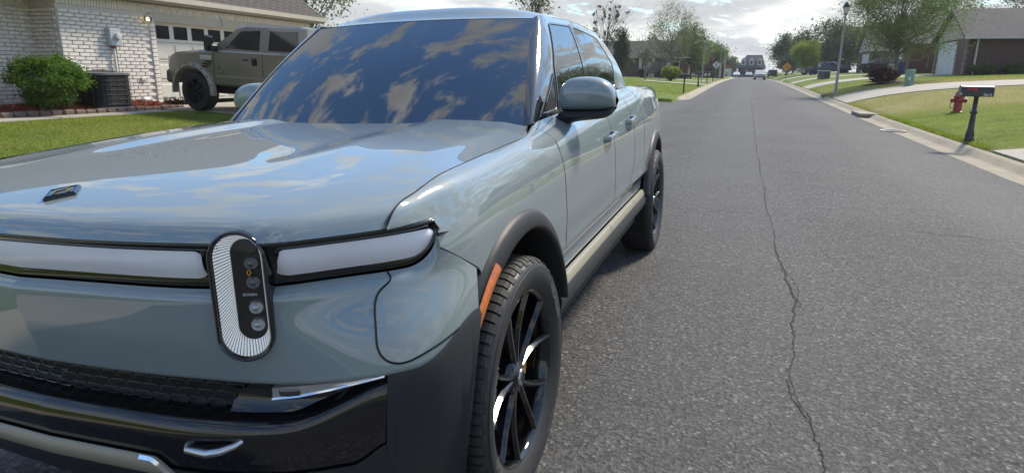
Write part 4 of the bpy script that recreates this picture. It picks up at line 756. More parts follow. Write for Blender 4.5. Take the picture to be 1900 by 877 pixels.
def sedan(label, loc, rz, m, g='far parked cars'): return vehicle('sedan', label, 'car', loc, rz, stop_, .88, -3.6, .32, -2.75, .33, .90, scab, sgl, m, M_rims, .40, (.9, .28), g)
suv('white car parked facing us on the right of the street', rd(4.0, 126), -pi / 2 + .04, whitep); sedan('white sedan before the left end of the dormer house', (-.9, 190, 1.22), -pi / 2, whitep); sedan('white sedan before the middle of the dormer house', (2.3, 191, 1.23), -pi / 2, silverp); suv('black car behind the white car on the right roadside', (6.9, 150, 1.25), -pi / 2, blackp); suv('dark car left of the white sedans at the street end', (-4.2, 188, 1.25), -pi / 2, greyp); sedan('small white car behind the purple-leaved tree on the left', (-5.6, 122, 1.1), -.3, whitep)
suv('black car parked by the white garage of the dark-roofed house', gnd(15.2, 88.0), pi, blackp, rim=M_rimd)
jtop = [(.62, .62), (.64, 1.0), (.50, 1.06), (-.95, 1.12), (-2.9, 1.12), (-3.0, .6)]; jcab = [(-.92, 1.08), (-1.12, 1.78), (-1.2, 1.84), (-2.85, 1.84), (-2.95, 1.78), (-3.0, 1.08)]; jgl = [[(-1.15, 1.2), (-1.25, 1.72), (-1.75, 1.72), (-1.75, 1.2)], [(-1.9, 1.2), (-1.9, 1.72), (-2.75, 1.72), (-2.78, 1.2)]]
jp = vehicle('off_road_car', 'black boxy off-road car with big wheels on the left driveway', 'car', (-10.2, 79.4, float(gz(-9, 79)) + .04), pi - .1, jtop, .66, -3.0, .5, -2.45, .45, .90, jcab, jgl, blackp, M_rimd, .54, (1.1, .06)); q = B(); q.lathe([(.001, .14), (.30, .14), (.42, .1), (.42, -.1), (.001, -.12)], 20, Matrix(((0, 0, -1), (0, 1, 0), (1, 0, 0))), (-3.12, 0, 1.05)); q.build('spare_wheel', M_tyre, jp)

# ================================================================== STREET FURNITURE
M_iron = mat('black_iron', (.012, .012, .013), .4, 0, .3); M_pole = mat('pole_grey', (.30, .31, .31), .55, .3)
def letters(s, size, loc, rx, rz, m, parent, ext=.001, name='lettering'):
    v, f = text_mesh(s, size, ext); o = link(name, mesh(v, f, False), m, parent); o.location = loc; o.rotation_euler = (rx, 0, rz); return o
def mailbox(label, loc, rz, fancy=True, num=None, group='mailboxes', col=M_iron):
    t = empty('mailbox', loc, rz); tag(t, label, 'mailbox', group); q = B()
    if fancy: q.lathe([(.001, -.05), (.105, -.05), (.105, .02), (.085, .04), (.10, .07), (.10, .09), (.078, .13), (.085, .17), (.07, .25), (.060, .30), (.050, .55), (.046, .60), (.075, .62), (.075, .64), (.045, .67), (.042, .93), (.06, .95)], 14)
    else: q.box((0, 0, .45), (.09, .09, 1.0))
    q.build('post', col, t, True, 50); n = 12; L = [(-.11, .0), (.11, .0)] + [(.11 * cos(a), .115 + .10 * sin(a)) for a in np.linspace(0, pi, n)]; q = B(); q.prism([(-.30, y, .95 + z) for y, z in L], (.56, 0, 0)); bx = q.build('box', col, t, True, 40); q = B(); q.prism([(-.312, y * 1.06, .945 + z * 1.05) for y, z in L], (.03, 0, 0)); q.build('door', col, t, True, 40)
    if num:
        q = B(); q.box((-.12, -.116, 1.10), (.17, .006, .028)); q.box((-.06, -.117, 1.075), (.06, .006, .05)); q.build('flag', mat('flag_red', (.45, .02, .03), .5), t); letters(num, .075, (.155, -.1165, .985), pi / 2, 0, white_print, t, name='house_number'); q = B(); q.box((-.30, -.113, 1.0), (.03, .01, .05)); q.build('latch', M_rims, t)
    return t
mailbox('black mailbox on a fluted iron post numbered 2613', (6.05, 13.9, float(gz(6.05, 13.9)) - .01), -.04, True, '2613', None)
mailbox('nearest black mailbox on the far left verge', (-2.0, 40.4, float(gz(-2.0, 40.4))), .15, False); mailbox('second black mailbox up the left verge', (-2.1, 54.9, float(gz(-2.1, 54.9))), .1, True); mailbox('third mailbox up the left verge with a wooden post', (-2.2, 69.7, float(gz(-2.2, 69.7))), 0, False, None, 'mailboxes'); mailbox('farthest mailbox on the left verge', (-1.95, 77, float(gz(-1.95, 77))), 0, False)
def lamp_post(label, loc, h, lean=0):
    t = empty('street_lamp', loc); t.rotation_euler = (0, lean, 0); tag(t, label, 'street lamp', 'street lamps'); q = B(); q.lathe([(.001, -.1), (.16, -.1), (.16, .06), (.09, .12), (.075, .5), (.05, h - .75), (.06, h - .72), (.10, h - .66), (.001, h - .65)], 14); q.build('post', M_pole, t, True, 40); q = B(); q.lathe([(.09, h - .65), (.15, h - .34), (.14, h - .28)], 6); q.build('lantern_glass', mat('lantern', (.62, .62, .58), .3), t); q = B(); q.lathe([(.20, h - .29), (.17, h - .20), (.07, h - .07), (.02, h), (.001, h + .03)], 12); q.lathe([(.10, h - .66), (.12, h - .62)], 12)
    for k in range(6): a = k * pi / 3; q.tube([(.092 * cos(a), .092 * sin(a), h - .65), (.155 * cos(a), .155 * sin(a), h - .3)], .010, 4)
    q.build('lantern_cap', M_iron, t, True, 40); return t
lamp_post('tall grey street lamp with black lantern on the right verge', G(6.45, 39.5), 4.95, .0); lamp_post('distant street lamp with black lantern on the left verge', G(-3.2, 78), 4.9); lamp_post('farther thin street lamp behind the white diamond sign', G(-2.3, 104), 5.3)
q = B(); q.lathe([(.5, -.05), (.42, .06), (.2, .12), (.001, .13)], 18, None, G(6.15, 39.3)); tag(q.build('lamp_shadow_mound', M_dirt, None, True), kind='structure')  # low mound whose brown stands in for the post's shadow on the grass
hy = empty('fire_hydrant', G(7.61, 20.95)); tag(hy, 'red fire hydrant behind the black mailbox', 'hydrant'); M_hyd = mat('hydrant_red', (.30, .016, .022), .4, 0, .4); q = B(); q.lathe([(.001, -.05), (.16, -.05), (.16, .04), (.115, .06), (.105, .42), (.145, .44), (.145, .48), (.12, .50), (.105, .58), (.05, .65), (.04, .67), (.04, .71), (.001, .72)], 18); q.build('barrel', M_hyd, hy, True, 40)
for d_ in ((1, 0), (-1, 0), (0, -1)): q = B(); M_ = Matrix.Rotation(atan2(d_[1], d_[0]), 3, 'Z') @ Matrix(((0, 0, 1), (1, 0, 0), (0, 1, 0))); q.lathe([(.055, .08), (.055, .15), (.075, .15), (.075, .19), (.03, .20), (.03, .22), (.001, .22)], 12, M_, (0, 0, .36)); q.build('outlet', M_hyd, hy, True, 40)
q = B(); q.tube([(-.19, -.03, .34), (-.22, -.04, .2), (-.17, -.05, .12)], .012, 5); q.build('chain', M_iron, hy)
ub_ = empty('utility_pedestal', G(9.35, 36.2)); tag(ub_, 'pale green plastic utility pedestal on the right lawn', 'utility box'); M_gr = mat('utility_green', (.16, .27, .20), .6, vary=(5, .15)); q = B(); q.lathe([(.22, -.05), (.215, .70), (.225, .70), (.225, .80), (.19, .84), (.001, .85)], 22); q.build('cover', M_gr, ub_, True, 40); q = B(); q.bbox((-.04, -.21, .40), (.10, .03, .16), .01); q.build('label_plate', mat('pale_plate', (.4, .5, .44), .6), ub_)
tb_ = empty('transformer_box', G(8.4, 66)); tag(tb_, 'squat grey-green transformer box on the distant right lawn', 'utility box'); q = B(); q.bbox((0, 0, .38), (1.0, .9, .72), .04); q.build('cabinet', mat('transformer_grey', (.10, .12, .11), .6), tb_); q = B(); q.bbox((0, 0, .76), (1.08, .98, .08), .02); q.build('lid', mat('pale_plate', (.4, .5, .44), .6), tb_); q = B(); q.bbox((.2, -.47, .38), (.42, .04, .5), .01); q.build('door', mat('transformer_dark', (.05, .06, .06), .6), tb_)
def sign(label, loc, size, col, zc, mark=None):
    t = empty('road_sign', loc); tag(t, label, 'sign'); q = B(); q.box((0, 0, zc / 2), (.06, .05, zc)); q.build('post', M_pole, t); s = size / 2; q = B(); q.prism([(-s, -.05, zc), (0, -.05, zc - s), (s, -.05, zc), (0, -.05, zc + s)], (0, .02, 0)); q.build('plate', col, t)
    if mark: mark(t, zc)
    return t
def bump_mark(t, zc): q = B(); q.box((0, -.055, zc), (.09, .008, .62)); q.build('black_mark', M_iron, t)
sign('white diamond sign with a black bar on the left verge', G(-2.15, 88), 1.0, mat('sign_white', (.62, .62, .60), .5), 2.0, bump_mark); sign('orange diamond road works sign on the right verge', G(6.1, 84), 1.05, mat('sign_orange', (.62, .25, .03), .5), 1.75, lambda t, zc: (lambda q: (q.box((0, -.055, zc + .05), (.34, .008, .05)), q.box((0, -.055, zc - .08), (.46, .008, .05)), q.build('lettering_bars', mat('sign_brown', (.28, .12, .02), .6), t)))(B()))
bn = empty('wheeled_bin', (14.6, 66.4, float(gz(14.6, 66.4)) + .0)); tag(bn, 'blue wheeled bin beside the red brick house', 'bin'); q = B(); q.box((0, 0, .5), (.6, .65, 1.0), taper=1.1); q.build('body', mat('bin_blue', (.03, .045, .14), .5), bn); q = B(); q.bbox((0, 0, 1.04), (.72, .78, .08), .02); q.build('lid', mat('bin_blue', (.03, .045, .14), .5), bn)

# ================================================================== THE NEAR PICKUP (own frame: X to its left side, Y towards its tail)
TILT = 0.0306                                   # it stands on the cambered half of the road
truck = empty('pickup_truck', (0, 0, 0)); truck.rotation_euler = (0, -TILT, 0)
tag(truck, 'large pale grey-blue pickup truck parked close by with oval headlamps and black wheels', 'pickup truck')

HC, HA = Vector((.618, -.862, .945)), radians(24)
def in_lamp(p_, w=.053, h=.140):
    """inside the opening for a headlamp"""
    if p_[1] > -.66: return False
    a = ((abs(p_[0]) - HC.x) * cos(HA) + (p_[1] - HC.y) * sin(HA)); b = p_[2] - HC.z; b = max(0, abs(b) - (h - w)); return a * a + b * b < w * w
# ---- nose plan curves
TOPROW = [(0, -.925), (.30, -.913), (.55, -.873), (.69, -.828), (.77, -.752), (.86, -.640), (.915, -.540), (.945, -.45), (.962, -.36)]
LOWROW = [(0, -.906), (.30, -.880), (.53, -.846), (.665, -.783), (.748, -.703), (.845, -.605), (.902, -.520), (.943, -.44), (.962, -.36)]
FACE = {1.02: [(0, -.930), (.30, -.904), (.54, -.868), (.69, -.812), (.775, -.732), (.870, -.632), (.921, -.537), (.948, -.45), (.965, -.36)],
        .93: [(0, -.928), (.30, -.902), (.54, -.866), (.685, -.803), (.768, -.720), (.866, -.618), (.922, -.527), (.953, -.45), (.968, -.36)],
        .85: [(0, -.916), (.30, -.893), (.54, -.858), (.69, -.803), (.78, -.735), (.872, -.645), (.93, -.555), (.962, -.46), (.975, -.36)],
        .73: [(0, -.887), (.30, -.872), (.53, -.844), (.685, -.812), (.785, -.765), (.885, -.690), (.945, -.61), (.977, -.52), (.990, -.40)],
        .62: [(0, -.915), (.30, -.903), (.52, -.876), (.67, -.828), (.77, -.768), (.875, -.692), (.937, -.61), (.975, -.52), (.992, -.40)],
        .50: [(0, -.905), (.30, -.894), (.51, -.872), (.66, -.825), (.76, -.762), (.865, -.685), (.93, -.605), (.97, -.51), (.990, -.40)],
        .38: [(0, -.845), (.30, -.835), (.50, -.815), (.64, -.775), (.74, -.715), (.845, -.645), (.91, -.575), (.955, -.49), (.980, -.40)],
        .28: [(0, -.76), (.30, -.75), (.49, -.73), (.62, -.70), (.72, -.655), (.825, -.60), (.89, -.545), (.94, -.475), (.970, -.40)]}
_d = np.linalg.norm(np.diff(np.array(TOPROW), axis=0), axis=1); UT = np.concatenate([[0], np.cumsum(_d)]); UT /= UT[-1]
def row(P, u): return nat(UT, np.array(P), np.asarray(u, float).ravel())
FACE[.85] = [(.62 * a[0] + .38 * c[0] + .002 * i / 4, .62 * a[1] + .38 * c[1] - .006) for i, (a, c) in enumerate(zip(FACE[.93], FACE[.73]))]
FZU = np.array([.73, .85, .93, 1.02]); FPU = np.array([FACE[z] for z in FZU]); FZD = np.array([.28, .38, .50, .62, .73]); FPD = np.array([FACE[z] for z in FZD])
def face(u, z):
    """point on the front face at plan parameter u, height z (painted face above .73, bumper below)"""
    u = np.asarray(u, float); z = np.asarray(z, float) + 0 * u; out = np.zeros(u.shape + (3,))
    RU = np.array([nat(UT, P, u.ravel()) for P in FPU]); RD = np.array([nat(UT, P, u.ravel()) for P in FPD])
    for i, zz in enumerate(z.ravel()):
        out.reshape(-1, 3)[i, :2] = nat(FZU, RU[:, i], np.array([zz]))[0] if zz >= .7299 else nat(FZD, RD[:, i], np.array([zz]))[0]
    out[..., 2] = z; return out
def u_of_x(P, x, uu=np.linspace(0, 1, 800)):
    q = row(P, uu); return np.interp(x, q[:, 0], uu)
def msym(f, us):                                # a strip across the whole nose, from -u to u
    a = f(us); b = a[::-1].copy(); b[..., 0] *= -1
    return np.concatenate([b[:-1], a], 0)

# ---- hood
HF = F1([(0, 0), (.012, .020), (.03, .037), (.06, .049), (.105, .060), (.224, .080), (.395, .096), (.6, .107), (.8, .116), (1.0, .125), (1.3, .137), (1.6, .142)])
HG = F1([(0, .018), (.12, .018), (.26, .0185), (.36, .0215), (.415, .0285), (.445, .0315), (.50, .031), (.62, .026), (.72, .020), (.762, .017), (.79, .012), (.83, .0055), (.87, 0)])
HG0 = F1([(0, .030), (.3, .0295), (.6, .022), (.74, .0155), (.87, 0)])
_tu = np.linspace(0, 1, 600); _tq = row(TOPROW, _tu)
def nose_y(x): return np.interp(np.abs(x), _tq[:, 0], _tq[:, 1])
def hood_z(x, y):
    ax = np.abs(x); d = np.maximum(y - nose_y(x), 0)
    g = HG0(np.minimum(ax, .87)) + (HG(np.minimum(ax, .87)) - HG0(np.minimum(ax, .87))) * sstep(.18, .62, d)
    return 1.066 + HF(np.minimum(d, 1.6)) + g * sstep(.03, .95, d) * 1.05
nu, nv = 181, 90
uu = np.linspace(-1, 1, nu); vv = np.linspace(0, 1, nv) ** 1.7
P = np.zeros((nu, nv, 3))
for i, u in enumerate(uu):
    x0 = u * .8635; yf = nose_y(x0); yr = .635 - .12 * (1 - min(1, abs(u)) ** 2)
    y = yf + vv * (yr - yf); x = u * (.8635 - .075 * sstep(.36, .64, y))
    P[i, :, 0] = x; P[i, :, 1] = y; P[i, :, 2] = hood_z(x0 + 0 * y, y) + .006 * sstep(.40, .64, y) * abs(u)
panel('hood', P, paint, truck, .02, hole=in_lamp)
# badge
bd = B(); c0 = np.array([.018, -.78, float(hood_z(np.array(0.), np.array(-.78))) + .001])
sl_ = (float(hood_z(np.array(0.), np.array(-.70))) - float(hood_z(np.array(0.), np.array(-.81)))) / .11
ey = Vector((0, 1, sl_)).normalized(); ex = Vector((1, 0, 0)); en = ex.cross(ey)
def dia(k, o): return [Vector(c0) + ex * a * .047 * k + ey * b * .052 * k + en * o for a, b in ((0, -1), (1, 0), (0, 1), (-1, 0))]
badge = B(); badge.add(dia(1, -.008) + dia(1, .004) + dia(.86, .009) + dia(.72, .0065), [(4 * i + j, 4 * i + (j + 1) % 4, 4 * i + 4 + (j + 1) % 4, 4 * i + 4 + j) for i in range(3) for j in range(4)] + [(12, 13, 14, 15)])
bo = badge.build('hood_badge', gloss_black, truck)
em = B()
for k in (-1, 1):
    q = [Vector(c0) + ex * (k * a * .047) + ey * b * .052 + en * .0075 for a, b in ((.06, -.52), (.50, 0), (.06, .52), (.06, .34), (.30, 0), (.06, -.34))]
    em.add(q + [p_ + en * .0015 for p_ in q], [(6, 7, 10, 11), (7, 8, 9, 10), (0, 1, 7, 6), (1, 2, 8, 7)])
em.build('emblem', mat('emblem_gold', (.40, .26, .05), .3, .7), bo)

# ---- side surface: section curves at stations along Y
LX0 = F1([(-.66, .868), (-.5, .870), (-.2, .871), (.2, .871), (.4, .862), (.55, .832), (.7, .805), (1.0, .803), (1.6, .800), (2.2, .798), (2.6, .803), (2.8, .818), (3.0, .828), (3.5, .820), (4.1, .793), (4.6, .762)])
LZ0 = F1([(-.66, 1.064), (-.63, 1.095), (-.544, 1.124), (-.425, 1.146), (-.254, 1.162), (-.05, 1.172), (.15, 1.181), (.354, 1.191), (.55, 1.208), (.7, 1.222), (1.0, 1.240), (1.5, 1.268), (2.0, 1.296), (2.6, 1.325), (3.0, 1.333), (3.6, 1.326), (4.1, 1.322), (4.6, 1.31)])
LW = F1([(-.66, .869), (-.6, .897), (-.55, .916), (-.47, .940), (-.38, .957), (-.25, .966), (0, .969), (.4, .968), (.8, .966), (1.6, .965), (2.4, .965), (3.0, .966), (3.5, .957), (4.0, .930), (4.3, .905), (4.6, .868)])
LZ2 = F1([(-.66, 1.058), (-.6, 1.068), (-.5, 1.085), (-.3, 1.106), (0, 1.118), (.4, 1.130), (.8, 1.135), (1.5, 1.142), (2.2, 1.16), (3.0, 1.19), (3.6, 1.185), (4.6, 1.14)])
YT = np.concatenate([np.arange(-.66, -.4, .01), np.arange(-.4, 4.601, .02)]); TT = np.linspace(0, 1, 160)
def section(Y):
    x0, z0, w, z2 = (float(g(Y)) for g in (LX0, LZ0, LW, LZ2))
    k = float(sstep(-.66, -.45, Y)); dn = float(sstep(.3, .75, Y)) * (1 - float(sstep(2.5, 2.9, Y)))
    x2 = w - .030 * k - .004; x2 = max(x2, x0 + .0005)
    pts = [(x0, z0), (x0 + (x2 - x0) * .40, z0 - (z0 - z2) * (.17 + .03 * dn)), (x0 + (x2 - x0) * .76, z0 - (z0 - z2) * .50), (x2, z2), (w - .008 * k, z2 - .09), (w, .93), (w + .003, .84), (w - .001, .755), (w - .004, .717), (w - .026, .694), (w - .040, .655), (w - .038, .56)]
    q = spline(pts, t=TT); return q
TAB = np.array([section(Y) for Y in YT])
def side(Y, t):
    """(n,m) arrays of station and section parameter -> points"""
    Y = np.asarray(Y, float); t = np.asarray(t, float); i = np.clip(np.searchsorted(YT, Y, side='right') - 1, 0, len(YT) - 2)
    a = np.clip((Y - YT[i]) / (YT[i + 1] - YT[i]), 0, 1); s = np.clip(t, 0, 1) * (len(TT) - 1); j = np.clip(s.astype(int), 0, len(TT) - 2); b = s - j
    q = ((1 - a) * (1 - b))[..., None] * TAB[i, j] + (a * (1 - b))[..., None] * TAB[i + 1, j] + ((1 - a) * b)[..., None] * TAB[i, j + 1] + (a * b)[..., None] * TAB[i + 1, j + 1]
    return np.stack([q[..., 0], Y, q[..., 1]], -1)
def t_at(Y, z):
    c = side(np.full(160, Y), TT)[:, 2]; return float(np.interp(-z, -c, TT))
def side_x(Y, z): return float(side(np.array([Y]), np.array([t_at(Y, z)]))[0, 0])
WZ_, RA, YR = .413, .560, 3.449
def arch_z(Y, Yc, r=RA):
    d = abs(Y - Yc); return WZ_ + sqrt(max(0, r * r - d * d)) if d < r else 0
def side_panel(name, ya, yb, zb, m=46, n=70, cuts=(), yrear=None, yfront=None, fl=.02):
    ys = np.linspace(0, 1, n); extra = []
    Ys = list(ya + (yb - ya) * ys)
    for c in cuts: Ys += [c - 1e-4, c + 1e-4]
    Ys = sorted(set(Ys)); P = np.zeros((len(Ys), m, 3)); s = np.linspace(0, 1, m)
    for i, Y in enumerate(Ys):
        t1 = t_at(Y, zb(Y)); tt = s * t1; Yc = np.full(m, Y)
        if yrear or yfront:
            f = (Y - ya) / (yb - ya); z = side(Yc, tt)[:, 2]
            a = np.array([yfront(q) for q in z]) if yfront else ya; b = np.array([yrear(q) for q in z]) if yrear else yb
            Yc = a + (b - a) * f
        P[i] = side(Yc, tt)
    panel(name, P, paint, truck, fl, both=True)
def z_fender(Y):
    if Y < -.507: return 1.0668
    if Y < -.335: return .992 - (Y + .507) / .172 * .105
    return max(arch_z(Y, 0), .60)
cut1 = lambda z: .575 + .03 * sin((z - .62) / .6 * pi) if z < 1.2 else .578
side_panel('fender_tip', -.655, -.507, lambda Y: 1.0668, n=40, fl=0); side_panel('fender', -.507, .576, lambda Y: z_fender(max(Y, -.5069)), n=110, cuts=(-.335, .53), fl=0)
cut3 = lambda z: 2.34 - .30 * float(sstep(.92, .60, z)) if z < .92 else 2.34
side_panel('front_door_skin', .582, 1.655, lambda Y: .60, n=60)
side_panel('rear_door_skin', 1.661, 2.34, lambda Y: .60, n=50, yrear=cut3)
side_panel('cab_corner', 2.346, 2.76, lambda Y: max(.60, arch_z(Y, YR)), n=40, yfront=lambda z: cut3(z) + .006)
side_panel('bed_side', 2.766, 4.58, lambda Y: max(.60 if Y < YR else .58, arch_z(Y, YR)), n=110, cuts=(YR - .53, YR + .53))
def seam_line(Yf, za, zb, n=14):
    return [side(np.array([Yf(z)]), np.array([t_at(Yf(z), z)]))[0] for z in np.linspace(za, zb, n)]
SEAMS = [(lambda z: .579, 1.205, .612), (lambda z: 1.658, 1.265, .612), (lambda z: cut3(z) + .003, 1.30, .612), (lambda z: 2.763, 1.325, .62)]
# bed top rail, inner wall, floor and tailgate
ys = np.linspace(2.77, 4.58, 60); P = np.zeros((60, 6, 3))
for i, Y in enumerate(ys):
    x0, z0 = float(LX0(Y)), float(LZ0(Y))
    for j, (dx, dz) in enumerate(((0, .0), (-.02, .006), (-.05, .008), (-.085, .006), (-.10, -.005), (-.10, -.42))): P[i, j] = (x0 + dx, Y, z0 + dz)
panel('bed_rail', P, paint, truck, 0, both=True)
tg = B(); P = np.zeros((33, 12, 3))
for i, u in enumerate(np.linspace(-1, 1, 33)):
    for j, z in enumerate(np.linspace(1.308, .62, 12)): P[i, j] = (u * (.765 + .06 * sin((1.31 - z) * 3)), 4.585 + .035 * (1 - u * u) - .02 * abs(z - 1.0), z)
panel('tailgate', P, paint, truck, .04)
bf = B(); bf.box((0, 3.68, .88), (1.55, 1.8, .03)); bf.box((0, 2.80, 1.08), (1.6, .03, .45)); bf.build('bed_floor', cladding, truck)
rb = B(); rb.bbox((0, 4.60, .52), (1.70, .16, .20), .03); rb.build('rear_bumper', cladding, truck)
for s_ in (-1, 1):
    tl = B(); tl.bbox((s_ * .805, 4.575, 1.08), (.05, .06, .26), .012); tl.build('tail_lamp', mat('tail_red', (.28, .01, .012), .1, 0, 1), truck)
# underbody so that nothing shows through
ub = B(); ub.box((0, 1.8, .47), (1.15, 5.1, .22)); ub.box((0, 1.72, .47), (1.80, 2.2, .22)); ub.box((0, -.15, .83), (1.0, 1.1, .4)); ub.build('chassis', mat('chassis_black', (.01, .01, .01), .8), truck)

# ---- glasshouse
def gh(Y, t):
    """side of the cabin: t=0 belt, t=1 roof rail"""
    x0, z0 = LX0(Y) - .004, LZ0(Y) + .002; x1 = F1([(.6, .69), (1.2, .655), (1.8, .650), (2.4, .645), (2.9, .63)])(Y); z1 = F1([(.6, 1.69), (1.25, 1.703), (1.8, 1.722), (2.4, 1.712), (2.75, 1.690), (3.0, 1.655)])(Y)
    x = x0 + (x1 - x0) * t + .020 * np.sin(pi * t) - .010 * t ** 6; z = z0 + (z1 - z0) * t
    return np.stack([x, np.asarray(Y, float) + 0 * x, z], -1)
def rloop(pts, r=.03, k=5):
    """rounded polygon in (Y,t*0.45) space -> list"""
    out = []; n = len(pts); p = [np.array(q, float) for q in pts]
    for i in range(n):
        a, b, c = p[i - 1], p[i], p[(i + 1) % n]; d1 = a - b; d2 = c - b
        rr = min(r, np.linalg.norm(d1) * .45, np.linalg.norm(d2) * .45); s = b + d1 / np.linalg.norm(d1) * rr; e_ = b + d2 / np.linalg.norm(d2) * rr
        for q in np.linspace(0, 1, k): out.append((1 - q) ** 2 * s + 2 * q * (1 - q) * b + q * q * e_)
    m = []                                                        # densify the straight runs
    for i in range(len(out)):
        a, b = out[i], out[(i + 1) % len(out)]; L = np.linalg.norm(b - a); ns = max(1, int(L / .04))
        for q in range(ns): m.append(a + (b - a) * q / ns)
    return np.array(m)
def gh3(L, off=0.0):
    q = gh(L[:, 0], L[:, 1] / .45); q[:, 0] += off; return q
def inset(L, d):
    n = len(L); c = L.mean(0); nx = np.roll(L, -1, 0) - np.roll(L, 1, 0); nr = np.stack([-nx[:, 1], nx[:, 0]], 1); nr /= np.linalg.norm(nr, axis=1, keepdims=True)
    s = np.sign(((c - L) * nr).sum(1).mean()); return L + nr * s * d
def gfill(name, L, off, m, rings=5):
    c = L.mean(0); P = np.array([gh3(c + (L - c) * s, off) for s in np.linspace(1, .02, rings)]); v, f = gridmesh(P, 0, wrap=True); f = list(f) + [tuple((rings - 1) * len(L) + k for k in range(len(L)))]
    for sg in (1, -1):
        w = v.copy(); w[:, 0] *= sg; link(name, mesh(w, f if sg > 0 else [q[::-1] for q in f]), m, truck)
def gring(name, La, oa, Lb, ob, m):
    P = np.array([gh3(La, oa), gh3(La * .5 + Lb * .5, max(oa, ob) + .001), gh3(Lb, ob), gh3(Lb, ob - .02)]); v, f = gridmesh(P, 0, wrap=True)
    for sg in (1, -1):
        w = v.copy(); w[:, 0] *= sg; link(name, mesh(w, f if sg > 0 else [q[::-1] for q in f]), m, truck)
def YA(t): return .755 + .60 * t + .045 * sin(pi * min(1, max(0, t)))
T_ = .45
FG = rloop([(1.06, .010), (1.70, .010), (1.785, .418), (1.375, .420), (1.135, .20)], .026)      # front door glass
RG = rloop([(1.745, .010), (2.50, .010), (2.63, .20), (2.45, .395), (1.83, .418)], .045)           # rear door glass
QG = rloop([(.81, .010), (1.035, .010), (1.10, .185)], .016)                                         # front quarter glass
for L, nm in ((FG, 'front_door_window'), (RG, 'rear_door_window'), (QG, 'quarter_window')):
    gfill(nm, inset(L, .006), .002, tint_glass); gring('window_gasket', L, .0035, inset(L, .011), .004, gloss_black)
# body-coloured frame behind the glass, and the roof side
P = np.zeros((60, 16, 3))
for i, s in enumerate(np.linspace(0, 1, 60)):
    for j, t in enumerate(np.linspace(0, 1, 16)):
        ya = YA(t); yb = 2.835 - .05 * t ** 2.0
        P[i, j] = gh(np.array(ya + (yb - ya) * s), np.array(t)); P[i, j, 0] -= .002
panel('door_frame', P, paint, truck, .0, both=True)
P = np.array([[gh(np.array(Y), np.array(t)) + np.array([.006, 0, 0]) for t in (-.005, .012, .022)] for Y in np.linspace(.78, 2.55, 50)])
panel('belt_strip', P, gloss_black, truck, .006, both=True)
P = np.array([[gh(np.array(1.698 + s * .055 + .083 * t ** 1.1), np.array(t)) + np.array([.0045, 0, 0]) for t in np.linspace(0, .935, 14)] for s in np.linspace(0, 1, 4)]); panel('b_pillar', P, gloss_black, truck, .004, both=True)
# windshield, A-pillars, roof
def ws(u, v):
    au = np.abs(u); xb, xt = .760 * u, .617 * u; yb = .505 + .165 * au ** 2; yt = 1.165 + .085 * au ** 2
    zb = 1.222 - .006 * au ** 2; zt = 1.694 - .008 * au ** 2; bul = .022 * np.sin(pi * v)
    return np.stack([xb + (xt - xb) * v, yb + (yt - yb) * v - bul * .6, zb + (zt - zb) * v + bul * .8], -1)
U, V = np.meshgrid(np.linspace(-1, 1, 61), np.linspace(-.06, 1, 36), indexing='ij')
panel('windshield', ws(U, V), shield_glass, truck, .01)
P = np.zeros((30, 9, 3))
for i, v in enumerate(np.linspace(-.03, 1.0, 30)):
    a = ws(np.array(1.0), np.array(v)); t = np.clip(v, 0, 1); b = gh(np.array(YA(float(t)) + .012), np.array(v))
    for j, s in enumerate(np.linspace(0, 1, 9)):
        q = a + (b - a) * s; P[i, j] = q + np.array([.5, -.6, .35]) * .030 * sin(pi * s) * (1 - .3 * s) + np.array([0, -.004, .002]) * (1 - s)
panel('a_pillar', P, pillar_black, truck, .01, both=True)
P = np.zeros((61, 40, 3)); ZR = F1([(1.1, 1.695), (1.25, 1.748), (1.5, 1.784), (1.9, 1.802), (2.3, 1.790), (2.6, 1.758), (2.82, 1.712)])
for i, u in enumerate(np.linspace(-1, 1, 61)):
    au = abs(u); y0 = 1.165 + .085 * au ** 2
    for j, s in enumerate(np.linspace(0, 1, 40)):
        Y = y0 + (2.80 - y0) * s; e_ = gh(np.array(min(Y, 2.8)), np.array(1.0)); xm = .617 + (e_[0] - .617) * min(1, s * 6)
        z = float(ZR(Y - .05 * au ** 2)) ; ze = e_[2] if s > .06 else e_[2] + (1.690 - e_[2]) * (1 - s / .06)
        f0 = 1.697 - .008 * au ** 2; zz = z - (z - ze) * au ** 3.2
        P[i, j] = (u * xm, Y, zz if s > .12 else f0 + (zz - f0) * sstep(-.0, .12, s))
panel('roof', P, paint, truck, .01)
# rear wall of the cabin with its window
P = np.array([[(u * (.63 + (.80 - .63) * t), 2.775 + .055 * t, 1.69 - (1.69 - 1.2) * t) for t in np.linspace(0, 1, 8)] for u in np.linspace(-1, 1, 12)]); panel('rear_window', P, tint_glass, truck, 0)
